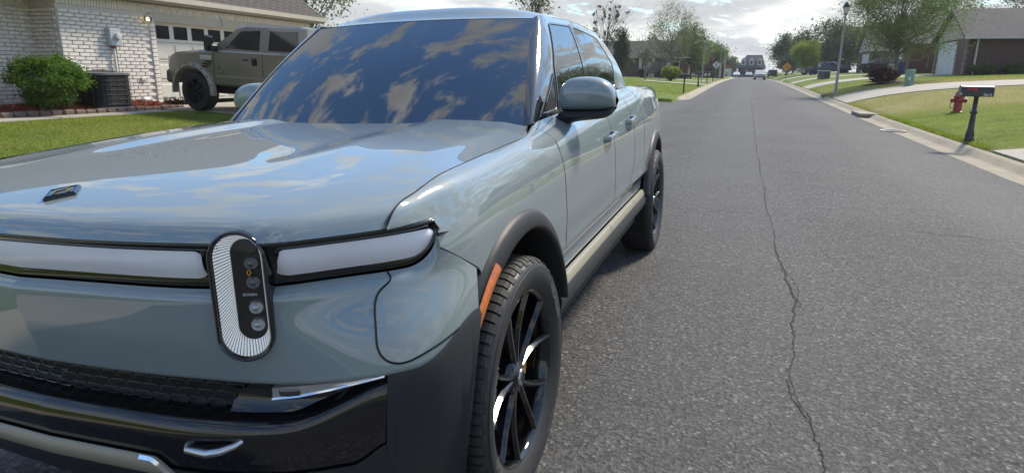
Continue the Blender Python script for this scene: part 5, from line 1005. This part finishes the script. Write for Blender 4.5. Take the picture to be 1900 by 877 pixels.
# pillar of the third side: small black vent on the A pillar foot
# ---- light bar
def barpt(u, z, rec):
    a = row(TOPROW, u); b = row(LOWROW, u); k = ((1.065 - z) / .11)[:, None] if hasattr(z, '__len__') else (1.065 - z) / .11
    q = a + (b - a) * k; tn = np.gradient(q, axis=0); nr = np.stack([tn[:, 1], -tn[:, 0]], 1); nr /= np.linalg.norm(nr, axis=1, keepdims=True)
    q = q - nr * (rec[:, None] if hasattr(rec, "__len__") else rec); return np.concatenate([q, np.full((len(q), 1), z) if not hasattr(z, '__len__') else np.asarray(z)[:, None]], 1)
UE = float(u_of_x(TOPROW, .924)); UE0 = float(u_of_x(TOPROW, .880))
def zbar(u): return .9545 + .075 * (1 - np.sqrt(np.clip(1 - np.clip((np.asarray(u, float) - UE0) / (UE - UE0), 0, 1) ** 2, 0, 1)))
def bar_strip(u0, u1, prof, n=80, sym=False):
    us = u0 + (u1 - u0) * (1 - (1 - np.linspace(0, 1, n)) ** 1.5); k = (zbar(us) - .9545)
    P = np.stack([barpt(us, 1.066 - (1.066 - z) * (1.1115 - k) / 1.1115 if False else 1.066 - (1.066 - z) * (.1115 - k) / .1115, r) for z, r in prof], 1)
    if sym:
        q = P[::-1].copy(); q[..., 0] *= -1; P = np.concatenate([q[:-1], P], 0)
    return P
P = bar_strip(0, UE, ((1.0655, .03), (1.0655, .006), (1.060, .001), (1.050, .006), (1.044, .013), (.982, .013), (.972, .008), (.960, .004), (.9545, .009), (.9545, .04)), 130, True)
panel('light_bar_housing', P, gloss_black, truck, .0, hole=lambda p_: in_lamp(p_, .051, .138))
uh0, uh1 = float(u_of_x(TOPROW, .532)), float(u_of_x(TOPROW, .690))
def diff(ua, ub, left):
    us = np.linspace(ua, ub, 100); rows_ = []
    e1 = np.clip((ub - us) / .014, 0, 1) ** .5 * (1 if left is None else np.clip((us - ua) / .014, 0, 1) ** .5)
    lo = np.maximum(.9765, zbar(us) + .017)
    for k in np.linspace(0, 1, 9):
        zm = (1.0435 + lo) / 2; zt = zm + (1.0435 - zm) * (.72 + .28 * e1); zb = zm - (zm - lo) * (.72 + .28 * e1); z = zt + (zb - zt) * k
        rows_.append(barpt(us, z, .010 - .008 * sin(pi * k) + .004 * (1 - e1)))
    P = np.stack(rows_, 1)
    if left is not None: panel('light_diffuser', P, diffuser, truck, .01, both=True)
    else:
        q = P[::-1].copy(); q[..., 0] *= -1; panel('light_diffuser', np.concatenate([q[:-1], P], 0), diffuser, truck, .01)
diff(0, uh0, None); diff(uh1, UE - .004, 1)
# ---- painted front face
UFE = float(u_of_x(FACE[.85], .972)); n = 120
usf = np.concatenate([np.linspace(0, UE - .00001, 150), np.linspace(UE + .00001, .99, 30)])
def zpb(u): return .73 + .075 * sstep(.80, .97, np.asarray(u, float)) ** 1.3          # lower edge of the paint
def fface(us):
    yt = row(FACE[.93], us)[:, 1]; ztop = np.where(us < UE, zbar(us) - .001, np.array([z_fender(max(y, -.506)) - .004 for y in yt]))
    rows_ = [np.where((us < UE)[:, None], barpt(us, np.minimum(ztop, 1.06), .0), face(us, ztop))]
    zl = np.where(us < UE, ztop - .024, ztop - .004)
    for k in (.12, .3, .55, .8, 1.0):
        z = ztop + (zl - ztop) * k; q1 = face(us, z); q = rows_[0] + (q1 - rows_[0]) * (1 - (1 - k) ** 1.8) if k < 1 else q1; q[:, 2] = z; rows_.append(q)
    for k in np.linspace(.06, 1, 22):
        z = zl + (zpb(us) - zl) * k; rows_.append(face(us, z))
    q = face(us, zpb(us)); q[:, 1] += .012; q[:, 2] -= .002; rows_.append(q); q = q.copy(); q[:, 1] += .04; rows_.append(q)
    return np.stack(rows_, 1)
P = fface(usf); PF = P
for i in range(len(P)):                          # stop at the wheel arch
    for j in range(P.shape[1]):
        P[i, j, 1] = min(P[i, j, 1], -sqrt(max(1e-6, .548 ** 2 - (P[i, j, 2] - WZ_) ** 2)))
ke = int(np.searchsorted(usf, UE)); Pc = P[ke:]; P = P[:ke]
q = P[::-1].copy(); q[..., 0] *= -1; panel('front_bumper_cover', np.concatenate([q[:-1], P], 0), paint, truck, .0, hole=in_lamp); panel('bumper_corner', Pc, paint, truck, .0, both=True)
def ribbon(name, pts, w, m, lift=.0015, nrm=None, both=True):
    pts = np.asarray(pts, float); pts = spline(pts, n=max(24, 6 * len(pts))) if len(pts) > 2 else pts
    tn = np.gradient(pts, axis=0); tn /= np.linalg.norm(tn, axis=1, keepdims=True); out = []
    for p_, t_ in zip(pts, tn):
        nn = np.array(nrm(p_)); nn = nn / np.linalg.norm(nn); b = np.cross(t_, nn); b /= np.linalg.norm(b); out.append([p_ + b * w / 2 + nn * lift, p_ - b * w / 2 + nn * lift])
    v, f = gridmesh(np.array(out), 0)
    for sg in ((1, -1) if both else (1,)):
        a = v.copy(); a[:, 0] *= sg; link(name, mesh(a, f), m, truck)
def front_n(p_): a = max(0, (abs(p_[0]) - .5)) ; return (min(1, a * 2.0), -1 + min(.8, a * 1.4), 0.05)
def fp(x, z):                                    # point on the painted face at lateral x, height z
    uu_ = np.linspace(.2, 1, 400); q = face(uu_, z); i = int(np.argmin(abs(q[:, 0] - x))); return q[i]
ribbon('panel_gap', [PF[int(np.argmin(abs(PF[:, 1, 0] - .838))), k] for k in (0, 3)] + [fp(.836, .915), fp(.842, .84), fp(.852, .79), fp(.868, .763), fp(.893, .750), fp(.925, .756), fp(.955, .772), fp(.972, .785)], .0052, seam, .002, front_n)
ribbon('panel_gap', [side(np.array([Y]), np.array([t_at(Y, z_fender(Y))]))[0] for Y in (-.505, -.46, -.40, -.345)], .006, seam, .0015, lambda p_: (1, -.35, .1))
ribbon('panel_gap', [(float(LX0(Y)) - .0035, Y, float(LZ0(Y)) - .002) for Y in (-.645, -.625, -.58, -.50, -.40, -.25, -.05, .15, .35, .48, .56, .62)], .007, seam, .001, lambda p_: (.35, -.1, 1))
for Yf, za, zb in SEAMS: ribbon('panel_gap', seam_line(Yf, za, zb), .0045, seam, .0008, lambda p_: (1, 0, .5 if p_[2] > 1.15 else .05))
# ---- lower bumper: matte cladding corners, glossy bar, grille, skid plate
def lowsurf(name, u0, u1, prof, m, n=60, sym=False, clip=True, fl=.0):
    us = np.linspace(u0, u1, n); rows_ = []
    for z, off in prof:
        zz = z(us) if callable(z) else np.full(n, z); q = face(us, zz); tn = np.gradient(q, axis=0); nr = np.stack([tn[:, 1], -tn[:, 0], 0 * us], 1); nr /= np.linalg.norm(nr, axis=1, keepdims=True)
        oo = off(us) if callable(off) else off; q = q + nr * (oo[:, None] if hasattr(oo, '__len__') else oo); rows_.append(q)
    P = np.stack(rows_, 1)
    if clip:
        for i in range(P.shape[0]):
            for j in range(P.shape[1]): P[i, j, 1] = min(P[i, j, 1], -sqrt(max(1e-6, .520 ** 2 - min(.26, (P[i, j, 2] - WZ_) ** 2))))
    if sym:
        q = P[::-1].copy(); q[..., 0] *= -1; panel(name, np.concatenate([q[:-1], P], 0), m, truck, fl)
    else: panel(name, P, m, truck, fl, both=True)
uA, uB, uC, uD = (float(u_of_x(FACE[.62], x)) for x in (.53, .66, .79, .872))
lowsurf('bumper_cladding', uD, .997, ((lambda u: zpb(u) + .001, -.003), (lambda u: zpb(u) - .02, .003), (.64, .004), (.50, .004), (.40, 0), (.30, -.01), (.28, -.05)), cladding, 50)
lowsurf('bumper_cladding', 0, uD, ((lambda u: .50 + .05 * sstep(uC, uD, u), .0), (lambda u: .47 + .03 * sstep(uC, uD, u), .004), (.42, 0), (.36, -.005), (.30, -.01), (.28, -.05)), cladding, 80, True)
lowsurf('bumper_pocket', uA * .98, uD, ((.7325, -.03), (.70, -.055), (lambda u: .655 + .0 * u, -.06), (lambda u: .62 + .03 * sstep(uB, uD, u), -.025)), gloss_black, 60)
ztop = lambda u: .640 + .075 * sstep(uB, uD, u) ** 1.0
lowsurf('bumper_bar', 0, uD, ((lambda u: ztop(u) + .003, -.07), (ztop, -.028), (lambda u: ztop(u) - .008, -.006), (lambda u: ztop(u) - .018, .002), (lambda u: .590 + .03 * sstep(uB, uD, u), .002), (lambda u: .55 + .0 * u, -.004), (lambda u: .515 + .0 * u, -.006), (lambda u: .485 + 0 * u, -.006)), gloss_black, 110, True)
lowsurf('bumper_cladding_edge', uD - .012, uD + .004, ((.7335, -.004), (.70, .004), (.62, .006), (.55, .006), (.50, .004)), cladding, 8)
uS = float(u_of_x(FACE[.50], .40))
zs = lambda u: .533 - .055 * sstep(uS * .80, uS, u)
lowsurf('skid_plate', 0, uS, ((zs, .0), (lambda u: zs(u) - .004, .012), (lambda u: np.minimum(zs(u) - .012, .482), .012), (lambda u: np.minimum(zs(u) - .018, .474), .002), (.44, -.03)), tan_trim, 60, True)
ribbon('skid_plate_trim', [face(np.array([u]), np.array([float(zs(u)) + .001]))[0] + np.array([0, -.014, 0]) for u in np.linspace(uS * .72, uS * .99, 12)], .010, chrome, .001, lambda p_: (.2, -.8, .5))
# grille: dark back panel plus a lattice of rounded cells
lowsurf('grille_back', 0, uB, ((.735, -.05), (.69, -.085), (.645, -.07)), mat('grille_dark', (.006, .006, .007), .6), 50, True)
gl = B()
for sg in (-1, 1):
    for r_ in range(4):
        zc_ = .7185 - r_ * .0215; k = 0
        for x in np.arange(.0 if r_ % 2 else .026, .60, .052):
            if x + .026 > .57 - r_ * .014: continue
            pts = []
            for w in np.linspace(0, 2 * pi, 13):
                ca, sa = cos(w), sin(w); px_ = x + .0235 * np.sign(ca) * abs(ca) ** .5; pz = zc_ + .0088 * np.sign(sa) * abs(sa) ** .5
                y = float(np.interp(px_, [q[0] for q in FACE[.73]], [q[1] for q in FACE[.73]])) + .036 + .0 * r_
                pts.append((sg * px_, y, pz))
            gl.tube(pts, .0022, 4, False)
o = gl.build('grille_mesh', mat('grille_bars', (.03, .031, .033), .35), truck, True)
# fog lamp: clear faceted block in chrome
fg = B(); fx = [(.640, -.818, .722, .690), (.70, -.800, .727, .697), (.765, -.768, .730, .708), (.82, -.735, .7315, .718), (.868, -.702, .732, .726)]
V0 = []
for x, y, za, zb in fx: V0 += [(x, y + .008, za), (x, y - .004, za - .004), (x, y - .004, (za + zb) / 2), (x, y - .006, zb), (x, y + .03, zb)]
F0 = [(5 * i + j, 5 * i + j + 1, 5 * i + j + 6, 5 * i + j + 5) for i in range(4) for j in range(4)] + [(0, 1, 2, 3, 4)]
fg.add(V0, F0); fo, _ = two(fg, 'fog_lamp', mat('lamp_silver', (.50, .51, .50), .12, .75, .6), truck)
fs_ = B(); fs_.tube([(x, y - .007, zb + .002) for x, y, za, zb in fx], .0035, 5); two(fs_, 'fog_lamp_trim', chrome, truck, True)
fb = B(); fb.bbox((.678, -.806, .708), (.05, .02, .018), .004, Matrix.Rotation(.35, 3, 'Z')); two(fb, 'fog_lamp_lens', lens_glass, truck)
# tow hooks
for sg in (1, -1):
    th = B(); th.tube([(sg * .445, -.86, .583), (sg * .445, -.898, .580), (sg * .455, -.910, .577), (sg * .515, -.910, .578), (sg * .545, -.900, .584), (sg * .568, -.884, .592), (sg * .574, -.85, .595)], [.008, .008, .009, .011, .010, .008, .008], 10)
    th.build('tow_hook', silver, truck, True, 60)
    pk = B(); pk.bbox((sg * .505, -.859, .562), (.25, .02, .075), .008, Matrix.Rotation(sg * .17, 3, 'Z')); pk.build('tow_hook_recess', mat('recess_black', (.008, .008, .009), .5), truck)

# ---- headlamps
def hl(sg, w, h, n_, off=(0, 0)):
    e1 = Vector((cos(HA) * sg, sin(HA), 0)); nn = Vector((sin(HA) * sg, -cos(HA), 0)); c = Vector((HC.x * sg, HC.y, HC.z)); return c + e1 * (w + off[0]) + Vector((0, 0, 1)) * (h + off[1]) + nn * n_
def stad(w, h, n=60):
    out = []
    L = 2 * (h - w); per = 2 * L + 2 * pi * w
    for k in range(n):
        s = per * k / n
        if s < L: out.append((w, -L / 2 + s))
        elif s < L + pi * w: a = (s - L) / w; out.append((w * cos(a), L / 2 + w * sin(a)))
        elif s < 2 * L + pi * w: out.append((-w, L / 2 - (s - L - pi * w)))
        else: a = (s - 2 * L - pi * w) / w; out.append((-w * cos(a), -L / 2 - w * sin(a)))
    return out
for sg in (1, -1):
    def loops(name, prof, m, parent, nn=96, cap=False, smooth=True):
        P = np.array([[hl(sg, a, b, n_) for a, b in stad(w, h, nn)] for w, h, n_ in prof]); v, f = gridmesh(P, 0, wrap=True); f = list(f)
        if cap: f.append(tuple((len(prof) - 1) * nn + k for k in range(nn)))
        return link(name, mesh(v, f, smooth, 40), m, parent)
    hb = loops('headlamp', ((.062, .149, -.10), (.062, .149, -.005), (.0605, .1475, -.001), (.058, .145, .001), (.055, .142, -.001), (.053, .140, -.005), (.0518, .1388, -.012), (.032, .118, -.066), (.030, .116, -.070)), gloss_black, truck, 96)
    loops('lamp_back', ((.036, .122, -.063), (.02, .106, -.066)), lens_dark, hb, 96, True)
    dr = B(); o_, i_ = stad(.0514, .1384, 352), stad(.0325, .1185, 352)
    for k in range(88):
        a, b = 4 * k, 4 * k + 3
        q = []
        for t in (a, a + 1, a + 2, b):
            q.append((hl(sg, *o_[t], -.011), hl(sg, *i_[t], -.062)))
        for t in range(3):
            dr.add([q[t][0], q[t + 1][0], q[t + 1][1], q[t][1]], [(0, 1, 2, 3)])
    dr.build('daylight_ring', drl_white, hb)
    for zc_ in (.062, .018, -.042, -.083):
        pj = B(); M_ = Matrix(((cos(HA) * sg, 0, sin(HA) * sg), (sin(HA), 0, -cos(HA)), (0, 1, 0)))
        pj.lathe([(.001, .012), (.008, .0105), (.0135, .006), (.0165, 0), (.018, -.006)], 20, M_, hl(sg, .011, zc_, -.060))
        pj.build('projector_lens', lens_glass if zc_ > 0 else mat('projector_silver', (.30, .32, .34), .10, .7, 1.0), hb, True, 50)
    tv, tf = text_mesh('RIVIAN', .0100); link('lamp_lettering', mesh([hl(sg, a * sg, b - .012, -.0625) for a, b, _ in tv * [1, 1, 1]], tf, False), white_print, hb)
    am = B(); am.add([hl(sg, .004 + a * .006, .040 + b * .010, -.0615) for a, b in ((0, -1), (1, 0), (0, 1), (-1, 0))] + [hl(sg, .004 + a * .003, .040 + b * .006, -.0615) for a, b in ((0, -1), (1, 0), (0, 1), (-1, 0))], [(0, 1, 5, 4), (1, 2, 6, 5), (2, 3, 7, 6), (3, 0, 4, 7)])
    am.build('amber_mark', mat('amber_print', (.6, .28, .02), .5), hb)
    loops('clear_cover', ((.0535, .1405, -.004), (.04, .127, .001), (.02, .107, .003), (.004, .091, .0032)), clear, hb, 64, True)

# ---- wheel arch flares, liners, side markers
def flare(Yc, a0, a1, name):
    n = 70; prof = ((.577, -.020), (.571, .004), (.560, .015), (.540, .024), (.520, .029), (.512, .027), (.508, .014), (.507, -.10)); P = np.zeros((n, len(prof), 3))
    for i, a in enumerate(np.linspace(a0, a1, n)):
        for j, (r_, dx) in enumerate(prof):
            Y = Yc + r_ * cos(a); z = WZ_ + r_ * sin(a); w = float(LW(np.clip(Yc + .56 * cos(a), -.66, 4.6)))
            if Yc == 0 and Y < -.3: w += .012 * float(sstep(-.3, -.5, Y))
            P[i, j] = (w + dx, Y, z)
    panel(name, P, flare_grey, truck, 0, both=True)
flare(0, radians(146), radians(14), 'wheel_arch_flare'); flare(YR, radians(166), radians(8), 'wheel_arch_flare')
for Yc in (0, YR):
    for sg in (1, -1):
        ln = B(); n = 40; vsx = []
        for a in np.linspace(radians(200), radians(-20), n):
            for x in (.955, .50): vsx.append((sg * x, Yc + .512 * cos(a), WZ_ + .512 * sin(a)))
        ln.add(vsx, [(2 * i, 2 * i + 1, 2 * i + 3, 2 * i + 2) for i in range(n - 1)])
        ln.add([(sg * .50, Yc + .512 * cos(a), WZ_ + .512 * sin(a)) for a in np.linspace(radians(200), radians(-20), n)], [tuple(range(n))]); ln.build('wheel_liner', mat('liner_black', (.008, .008, .008), .85), truck, True)
P = np.zeros((16, 5, 3))
for i, a in enumerate(np.linspace(radians(141.5), radians(120), 16)):
    for j, (r_, dx) in enumerate(((.556, .0205), (.550, .0255), (.540, .030), (.530, .0315), (.524, .029))):
        Y = r_ * cos(a); w = float(LW(.56 * cos(a))) + .012 * float(sstep(-.3, -.5, Y)); P[i, j] = (w + dx + .0025, Y, WZ_ + r_ * sin(a))
panel('side_marker', P, amber, truck, .008, both=True)

# ---- rocker: tan strip over black sill
ys = np.linspace(.505, 2.93, 60); P1 = np.zeros((60, 6, 3)); P2 = np.zeros((60, 7, 3))
for i, Y in enumerate(ys):
    w = float(LW(Y)); up = .045 * float(sstep(2.55, 2.95, Y)) * 0
    for j, (dx, z) in enumerate(((-.036, .590), (-.022, .589), (-.016, .585), (-.006, .556), (-.005, .550), (-.010, .546))): P1[i, j] = (w + dx, Y, z + up)
    for j, (dx, z) in enumerate(((-.012, .548), (-.006, .540), (.002, .51), (-.004, .475), (-.02, .448), (-.06, .437), (-.14, .43))): P2[i, j] = (w + dx, Y, z)
panel('rocker_strip', P1, tan_trim, truck, 0, both=True); panel('rocker_sill', P2, cladding, truck, .02, both=True)
for Y in (1.62, 2.42):
    w = float(LW(Y)); ribbon('panel_gap', [(w - .022, Y, .590), (w - .015, Y + .003, .585), (w - .005, Y + .018, .552), (w - .008, Y + .02, .546)], .006, seam, .002, lambda p_: (.9, 0, .4))

# ---- mirrors
for sg in (1, -1):
    mr = empty('mirror'); mr.parent = truck; mr.location = (-.034, .125, -.004) if sg > 0 else (.125, .15, -.004)
    xs = [.872, .88, .895, .92, .96, 1.01, 1.06, 1.095, 1.115, 1.124]; tz = [1.325, 1.362, 1.387, 1.402, 1.409, 1.408, 1.398, 1.377, 1.350, 1.322]; bz = [1.272, 1.266, 1.264, 1.263, 1.263, 1.263, 1.264, 1.267, 1.273, 1.284]; dp = [.05, .066, .076, .083, .086, .086, .081, .072, .058, .034]
    P = np.zeros((10, 14, 3))
    for i in range(10):
        for j, a in enumerate(np.linspace(0, pi, 14)):
            P[i, j] = (sg * xs[i], .86 - dp[i] * 1.15 * sin(a) ** .48 + .03 * (xs[i] - .88), bz[i] + (tz[i] - bz[i]) * (1 - cos(a)) / 2)
    P = np.stack([spline(P[:, j], n=30) for j in range(14)], 1); v, f = gridmesh(P, .0); link('mirror_cap', mesh(v, f), paint, mr)
    Q = np.stack([P[:, 0], P[:, 0] * .5 + P[:, 13] * .5 + np.array([0, .035, 0]), P[:, 13]], 1); v, f = gridmesh(Q, 0); link('mirror_glass', mesh(v, f), gloss_black, mr)
    P2 = np.zeros((8, 10, 3)); xs2 = [.835, .858, .885, .93, .98, 1.04, 1.095, 1.12]; zt = [1.215, 1.243, 1.272, 1.268, 1.266, 1.267, 1.272, 1.284]; zb = [1.168, 1.172, 1.186, 1.208, 1.218, 1.224, 1.238, 1.266]; dd = [.055, .058, .062, .078, .084, .08, .066, .04]
    for i in range(8):
        for j, a in enumerate(np.linspace(-pi / 2 * 0, 2 * pi, 10)):
            P2[i, j] = (sg * xs2[i], .86 - dd[i] * .35 - dd[i] * .82 * cos(a), (zt[i] + zb[i]) / 2 + (zt[i] - zb[i]) / 2 * sin(a))
    P2 = np.stack([spline(P2[:, j], n=24) for j in range(10)], 1); v, f = gridmesh(P2, 0); link('mirror_arm', mesh(v, f), cladding, mr)
    ca = B(); ca.lathe([(.001, .004), (.008, .003), (.010, 0), (.010, -.01)], 14, Matrix(((1, 0, 0), (0, 0, -1), (0, 1, 0))), (sg * .872, .797, 1.221)); ca.build('mirror_camera', gloss_black, mr, True)
# ---- door handles
for Y, z in ((1.40, 1.098), (2.10, 1.140)):
    for sg in (1, -1):
        x = side_x(Y + .1, z); hd = B(); pts = [(sg * (x - .01), Y, z - .012), (sg * (x + .030), Y + .015, z - .008), (sg * (x + .040), Y + .07, z), (sg * (x + .040), Y + .16, z + .004), (sg * (x + .026), Y + .205, z + .006), (sg * (x - .01), Y + .22, z + .006)]
        V_ = []
        for p_ in pts:
            for a, b in ((-.010, .013), (.006, .015), (.010, .006), (.010, -.010), (.002, -.015), (-.010, -.012)): V_.append((p_[0] + sg * a, p_[1], p_[2] + b))
        hd.add(V_, [(6 * i + j, 6 * i + (j + 1) % 6, 6 * i + 6 + (j + 1) % 6, 6 * i + 6 + j) for i in range(5) for j in range(6)] + [tuple(range(6)), tuple(range(30, 36))]); hd.build('door_handle', paint, truck, True, 50)

# ---- wheels
def polar_text(s, r0, size, a_mid, x, parent, m, flip=False):
    v, f = text_mesh(s, size); q = []
    for a, b, _ in v:
        ang = a_mid - a / r0; r_ = r0 + b; q.append((x + .0012 - .0 * b, r_ * cos(ang), r_ * sin(ang)))
    return link('tyre_lettering', mesh(q, f, False), m, parent)
TP = [(.286, .090), (.291, .104), (.300, .113), (.312, .121), (.330, .131), (.348, .1365), (.362, .1375), (.378, .135), (.390, .129), (.398, .121), (.4035, .108), (.4045, .092), (.405, .0)]
def make_wheel(name):
    w = empty(name); w.parent = truck
    MX = Matrix(((0, 0, 1), (1, 0, 0), (0, 1, 0)))           # lathe axis Z -> X ; local x->Y, y->Z
    ty = B(); pr = TP + [(r_, -x) for r_, x in TP[-2::-1]]; ty.lathe(pr, 96, MX); tyre = ty.build('tyre', rubber2, w, True, 60)
    tb = B(); NB = 78
    def blk(prof, a, da, sk=0.0):                            # tread block following a profile of (radius, x)
        vs_ = []
        for r_, x in prof:
            for s in (-.5, .5):
                for dr_ in (-.009, 0):
                    an = a + da * s + sk * x; vs_.append((x, (r_ + dr_) * cos(an), (r_ + dr_) * sin(an)))
        f = []
        for i in range(len(prof) - 1):
            o = 4 * i; f += [(o + 1, o + 3, o + 7, o + 5), (o, o + 1, o + 5, o + 4), (o + 2, o + 6, o + 7, o + 3)]
        f += [(0, 2, 3, 1), (4 * len(prof) - 4, 4 * len(prof) - 3, 4 * len(prof) - 1, 4 * len(prof) - 2)]; tb.add(vs_, f)
    pitch = 2 * pi / NB
    for k in range(NB):
        a = k * pitch
        for sg in (1, -1):
            ext = .1275 if k % 2 else .1215
            blk([(.4135, .081 * sg), (.4130, .095 * sg), (.4105, .107 * sg), (.4040, .1175 * sg), (.3960, ext * sg)], a + (.2 if sg > 0 else 0) * pitch, pitch * .76, .25 * sg)
            blk([(.4145, .031 * sg), (.4145, .050 * sg), (.4138, .073 * sg)], a + .4 * pitch, pitch * .80, 1.1 * sg)
        blk([(.4148, -.023), (.4150, 0), (.4148, .023)], a, pitch * .82, .6)
    tb.build('tread_blocks', rubber, tyre)
    ring = B(); ring.lathe([(.3775, .1352), (.3790, .1362), (.3805, .1348)], 96, MX); ring.build('sidewall_rib', rubber2, tyre, True)
    polar_text('MICHELIN', .345, .040, radians(205), .1360, tyre, letter_rubber); polar_text('MICHELIN', .345, .040, radians(25), .1360, tyre, letter_rubber)
    polar_text('PRIMACY', .345, .026, radians(150), .1360, tyre, letter_rubber); polar_text('275/50R22', .345, .022, radians(300), .1360, tyre, letter_rubber)
    rm = B(); rm.lathe([(.289, .100), (.2985, .108), (.2995, .113), (.296, .1145), (.288, .110), (.283, .098), (.279, .07), (.268, .0), (.266, -.09), (.285, -.11)], 80, MX); rim = rm.build('rim', gloss_black, w, True, 45)
    for k in range(5):
        for s in (-1, 1):
            sp = B(); a0 = radians(72 * k + 18 + s * 7); a1 = radians(72 * k + 18 + s * 18); V_ = []
            for q in np.linspace(0, 1, 7):
                r_ = .040 + (.289 - .040) * q; a = a0 + (a1 - a0) * q; wd_ = .0125 - .0030 * q + .004 * q ** 4; x = .112 - .022 * (1 - q) ** 1.5 - .030 * sin(pi * q) * .35
                rad = Vector((0, cos(a), sin(a))); tg_ = Vector((0, -sin(a), cos(a))); p_ = rad * r_
                for dx, dt in ((0, -.3), (0, .3), (-.014, 1), (-.050 + .02 * q, .8), (-.050 + .02 * q, -.8), (-.014, -1)): V_.append(p_ + tg_ * wd_ * dt + Vector((x + dx, 0, 0)))
            sp.add(V_, [(6 * i + j, 6 * i + (j + 1) % 6, 6 * i + 6 + (j + 1) % 6, 6 * i + 6 + j) for i in range(6) for j in range(6)] + [tuple(range(6)), tuple(range(36, 42))]); sp.build('spoke', gloss_black, rim, True, 30)
    hb_ = B(); hb_.lathe([(.001, .100), (.030, .100), (.036, .096), (.062, .086), (.072, .070), (.075, .03)], 40, MX); hb_.build('hub', gloss_black, rim, True, 40)
    for k in range(5):
        a = radians(72 * k + 54); nb = B(); nb.lathe([(.001, .090), (.007, .090), (.009, .078)], 8, MX, (0, .056 * cos(a), .056 * sin(a))); nb.build('lug_nut', gloss_black, rim, True)
    hc = B(); hc.lathe([(.001, .106), (.020, .1055), (.0285, .103), (.031, .098)], 32, MX); hc.build('hub_cap', silver, rim, True, 40)
    lg = B()
    for k in (-1, 1): lg.tube([(.1065, k * .004, -.016), (.1068, k * .014, 0), (.1065, k * .004, .016)], .0028, 5)
    lg.build('hub_emblem', gloss_black, rim)
    bd_ = B(); bd_.lathe([(.09, .035), (.185, .035), (.185, .005), (.09, .005)], 60, MX, close=True); bd_.build('brake_disc', disc_metal, w, True, 40)
    cp = B()
    for a in np.linspace(radians(-28), radians(28), 12):
        pass
    V_ = []
    for a in np.linspace(radians(-30), radians(30), 12):
        for x, r_ in ((-.02, .130), (.056, .135), (.060, .16), (.054, .192), (-.02, .196)): V_.append((x, r_ * cos(a), r_ * sin(a)))
    cp.add(V_, [(5 * i + j, 5 * i + (j + 1) % 5, 5 * i + 5 + (j + 1) % 5, 5 * i + 5 + j) for i in range(11) for j in range(5)] + [tuple(range(5)), tuple(range(55, 60))]); cp.build('brake_caliper', caliper, w, True, 40)
    bk = B(); bk.lathe([(.001, -.05), (.26, -.05)], 40, MX); bk.build('wheel_backing', mat('liner_black', (.008,) * 3, .85), w)
    return w
def copy_tree(o, parent):
    c = o.copy(); COL.objects.link(c); c.parent = parent
    for ch in list(o.children): copy_tree(ch, c)
    return c
w0 = make_wheel('wheel'); w0.location = (.862, 0, WZ_); w0.rotation_euler = (radians(8), 0, radians(-.6))
for sx, Y, rx in ((1, YR, 40), (-1, 0, 10), (-1, YR, 55)):
    w = copy_tree(w0, truck); w.location = (.862 * sx, Y, WZ_); w.rotation_euler = (radians(rx), 0, 0 if sx > 0 else pi)

# ================================================================== AIR
hz_ = B(); hz_.box((0, 230, 6.4), (3300, 3700, 16.4)); ho = hz_.build('haze', None); m = bpy.data.materials.new('haze'); m.use_nodes = True; nt = m.node_tree; nt.nodes.remove(nt.nodes['Principled BSDF'])
pv = N(nt.nodes, 'ShaderNodeVolumePrincipled'); pv.inputs['Color'].default_value = (.93, .95, 1, 1); pv.inputs['Density'].default_value = .00045; pv.inputs['Anisotropy'].default_value = .0; nt.links.new(pv.outputs[0], nt.nodes['Material Output'].inputs['Volume']); ho.data.materials.append(m); tag(ho, kind='stuff')
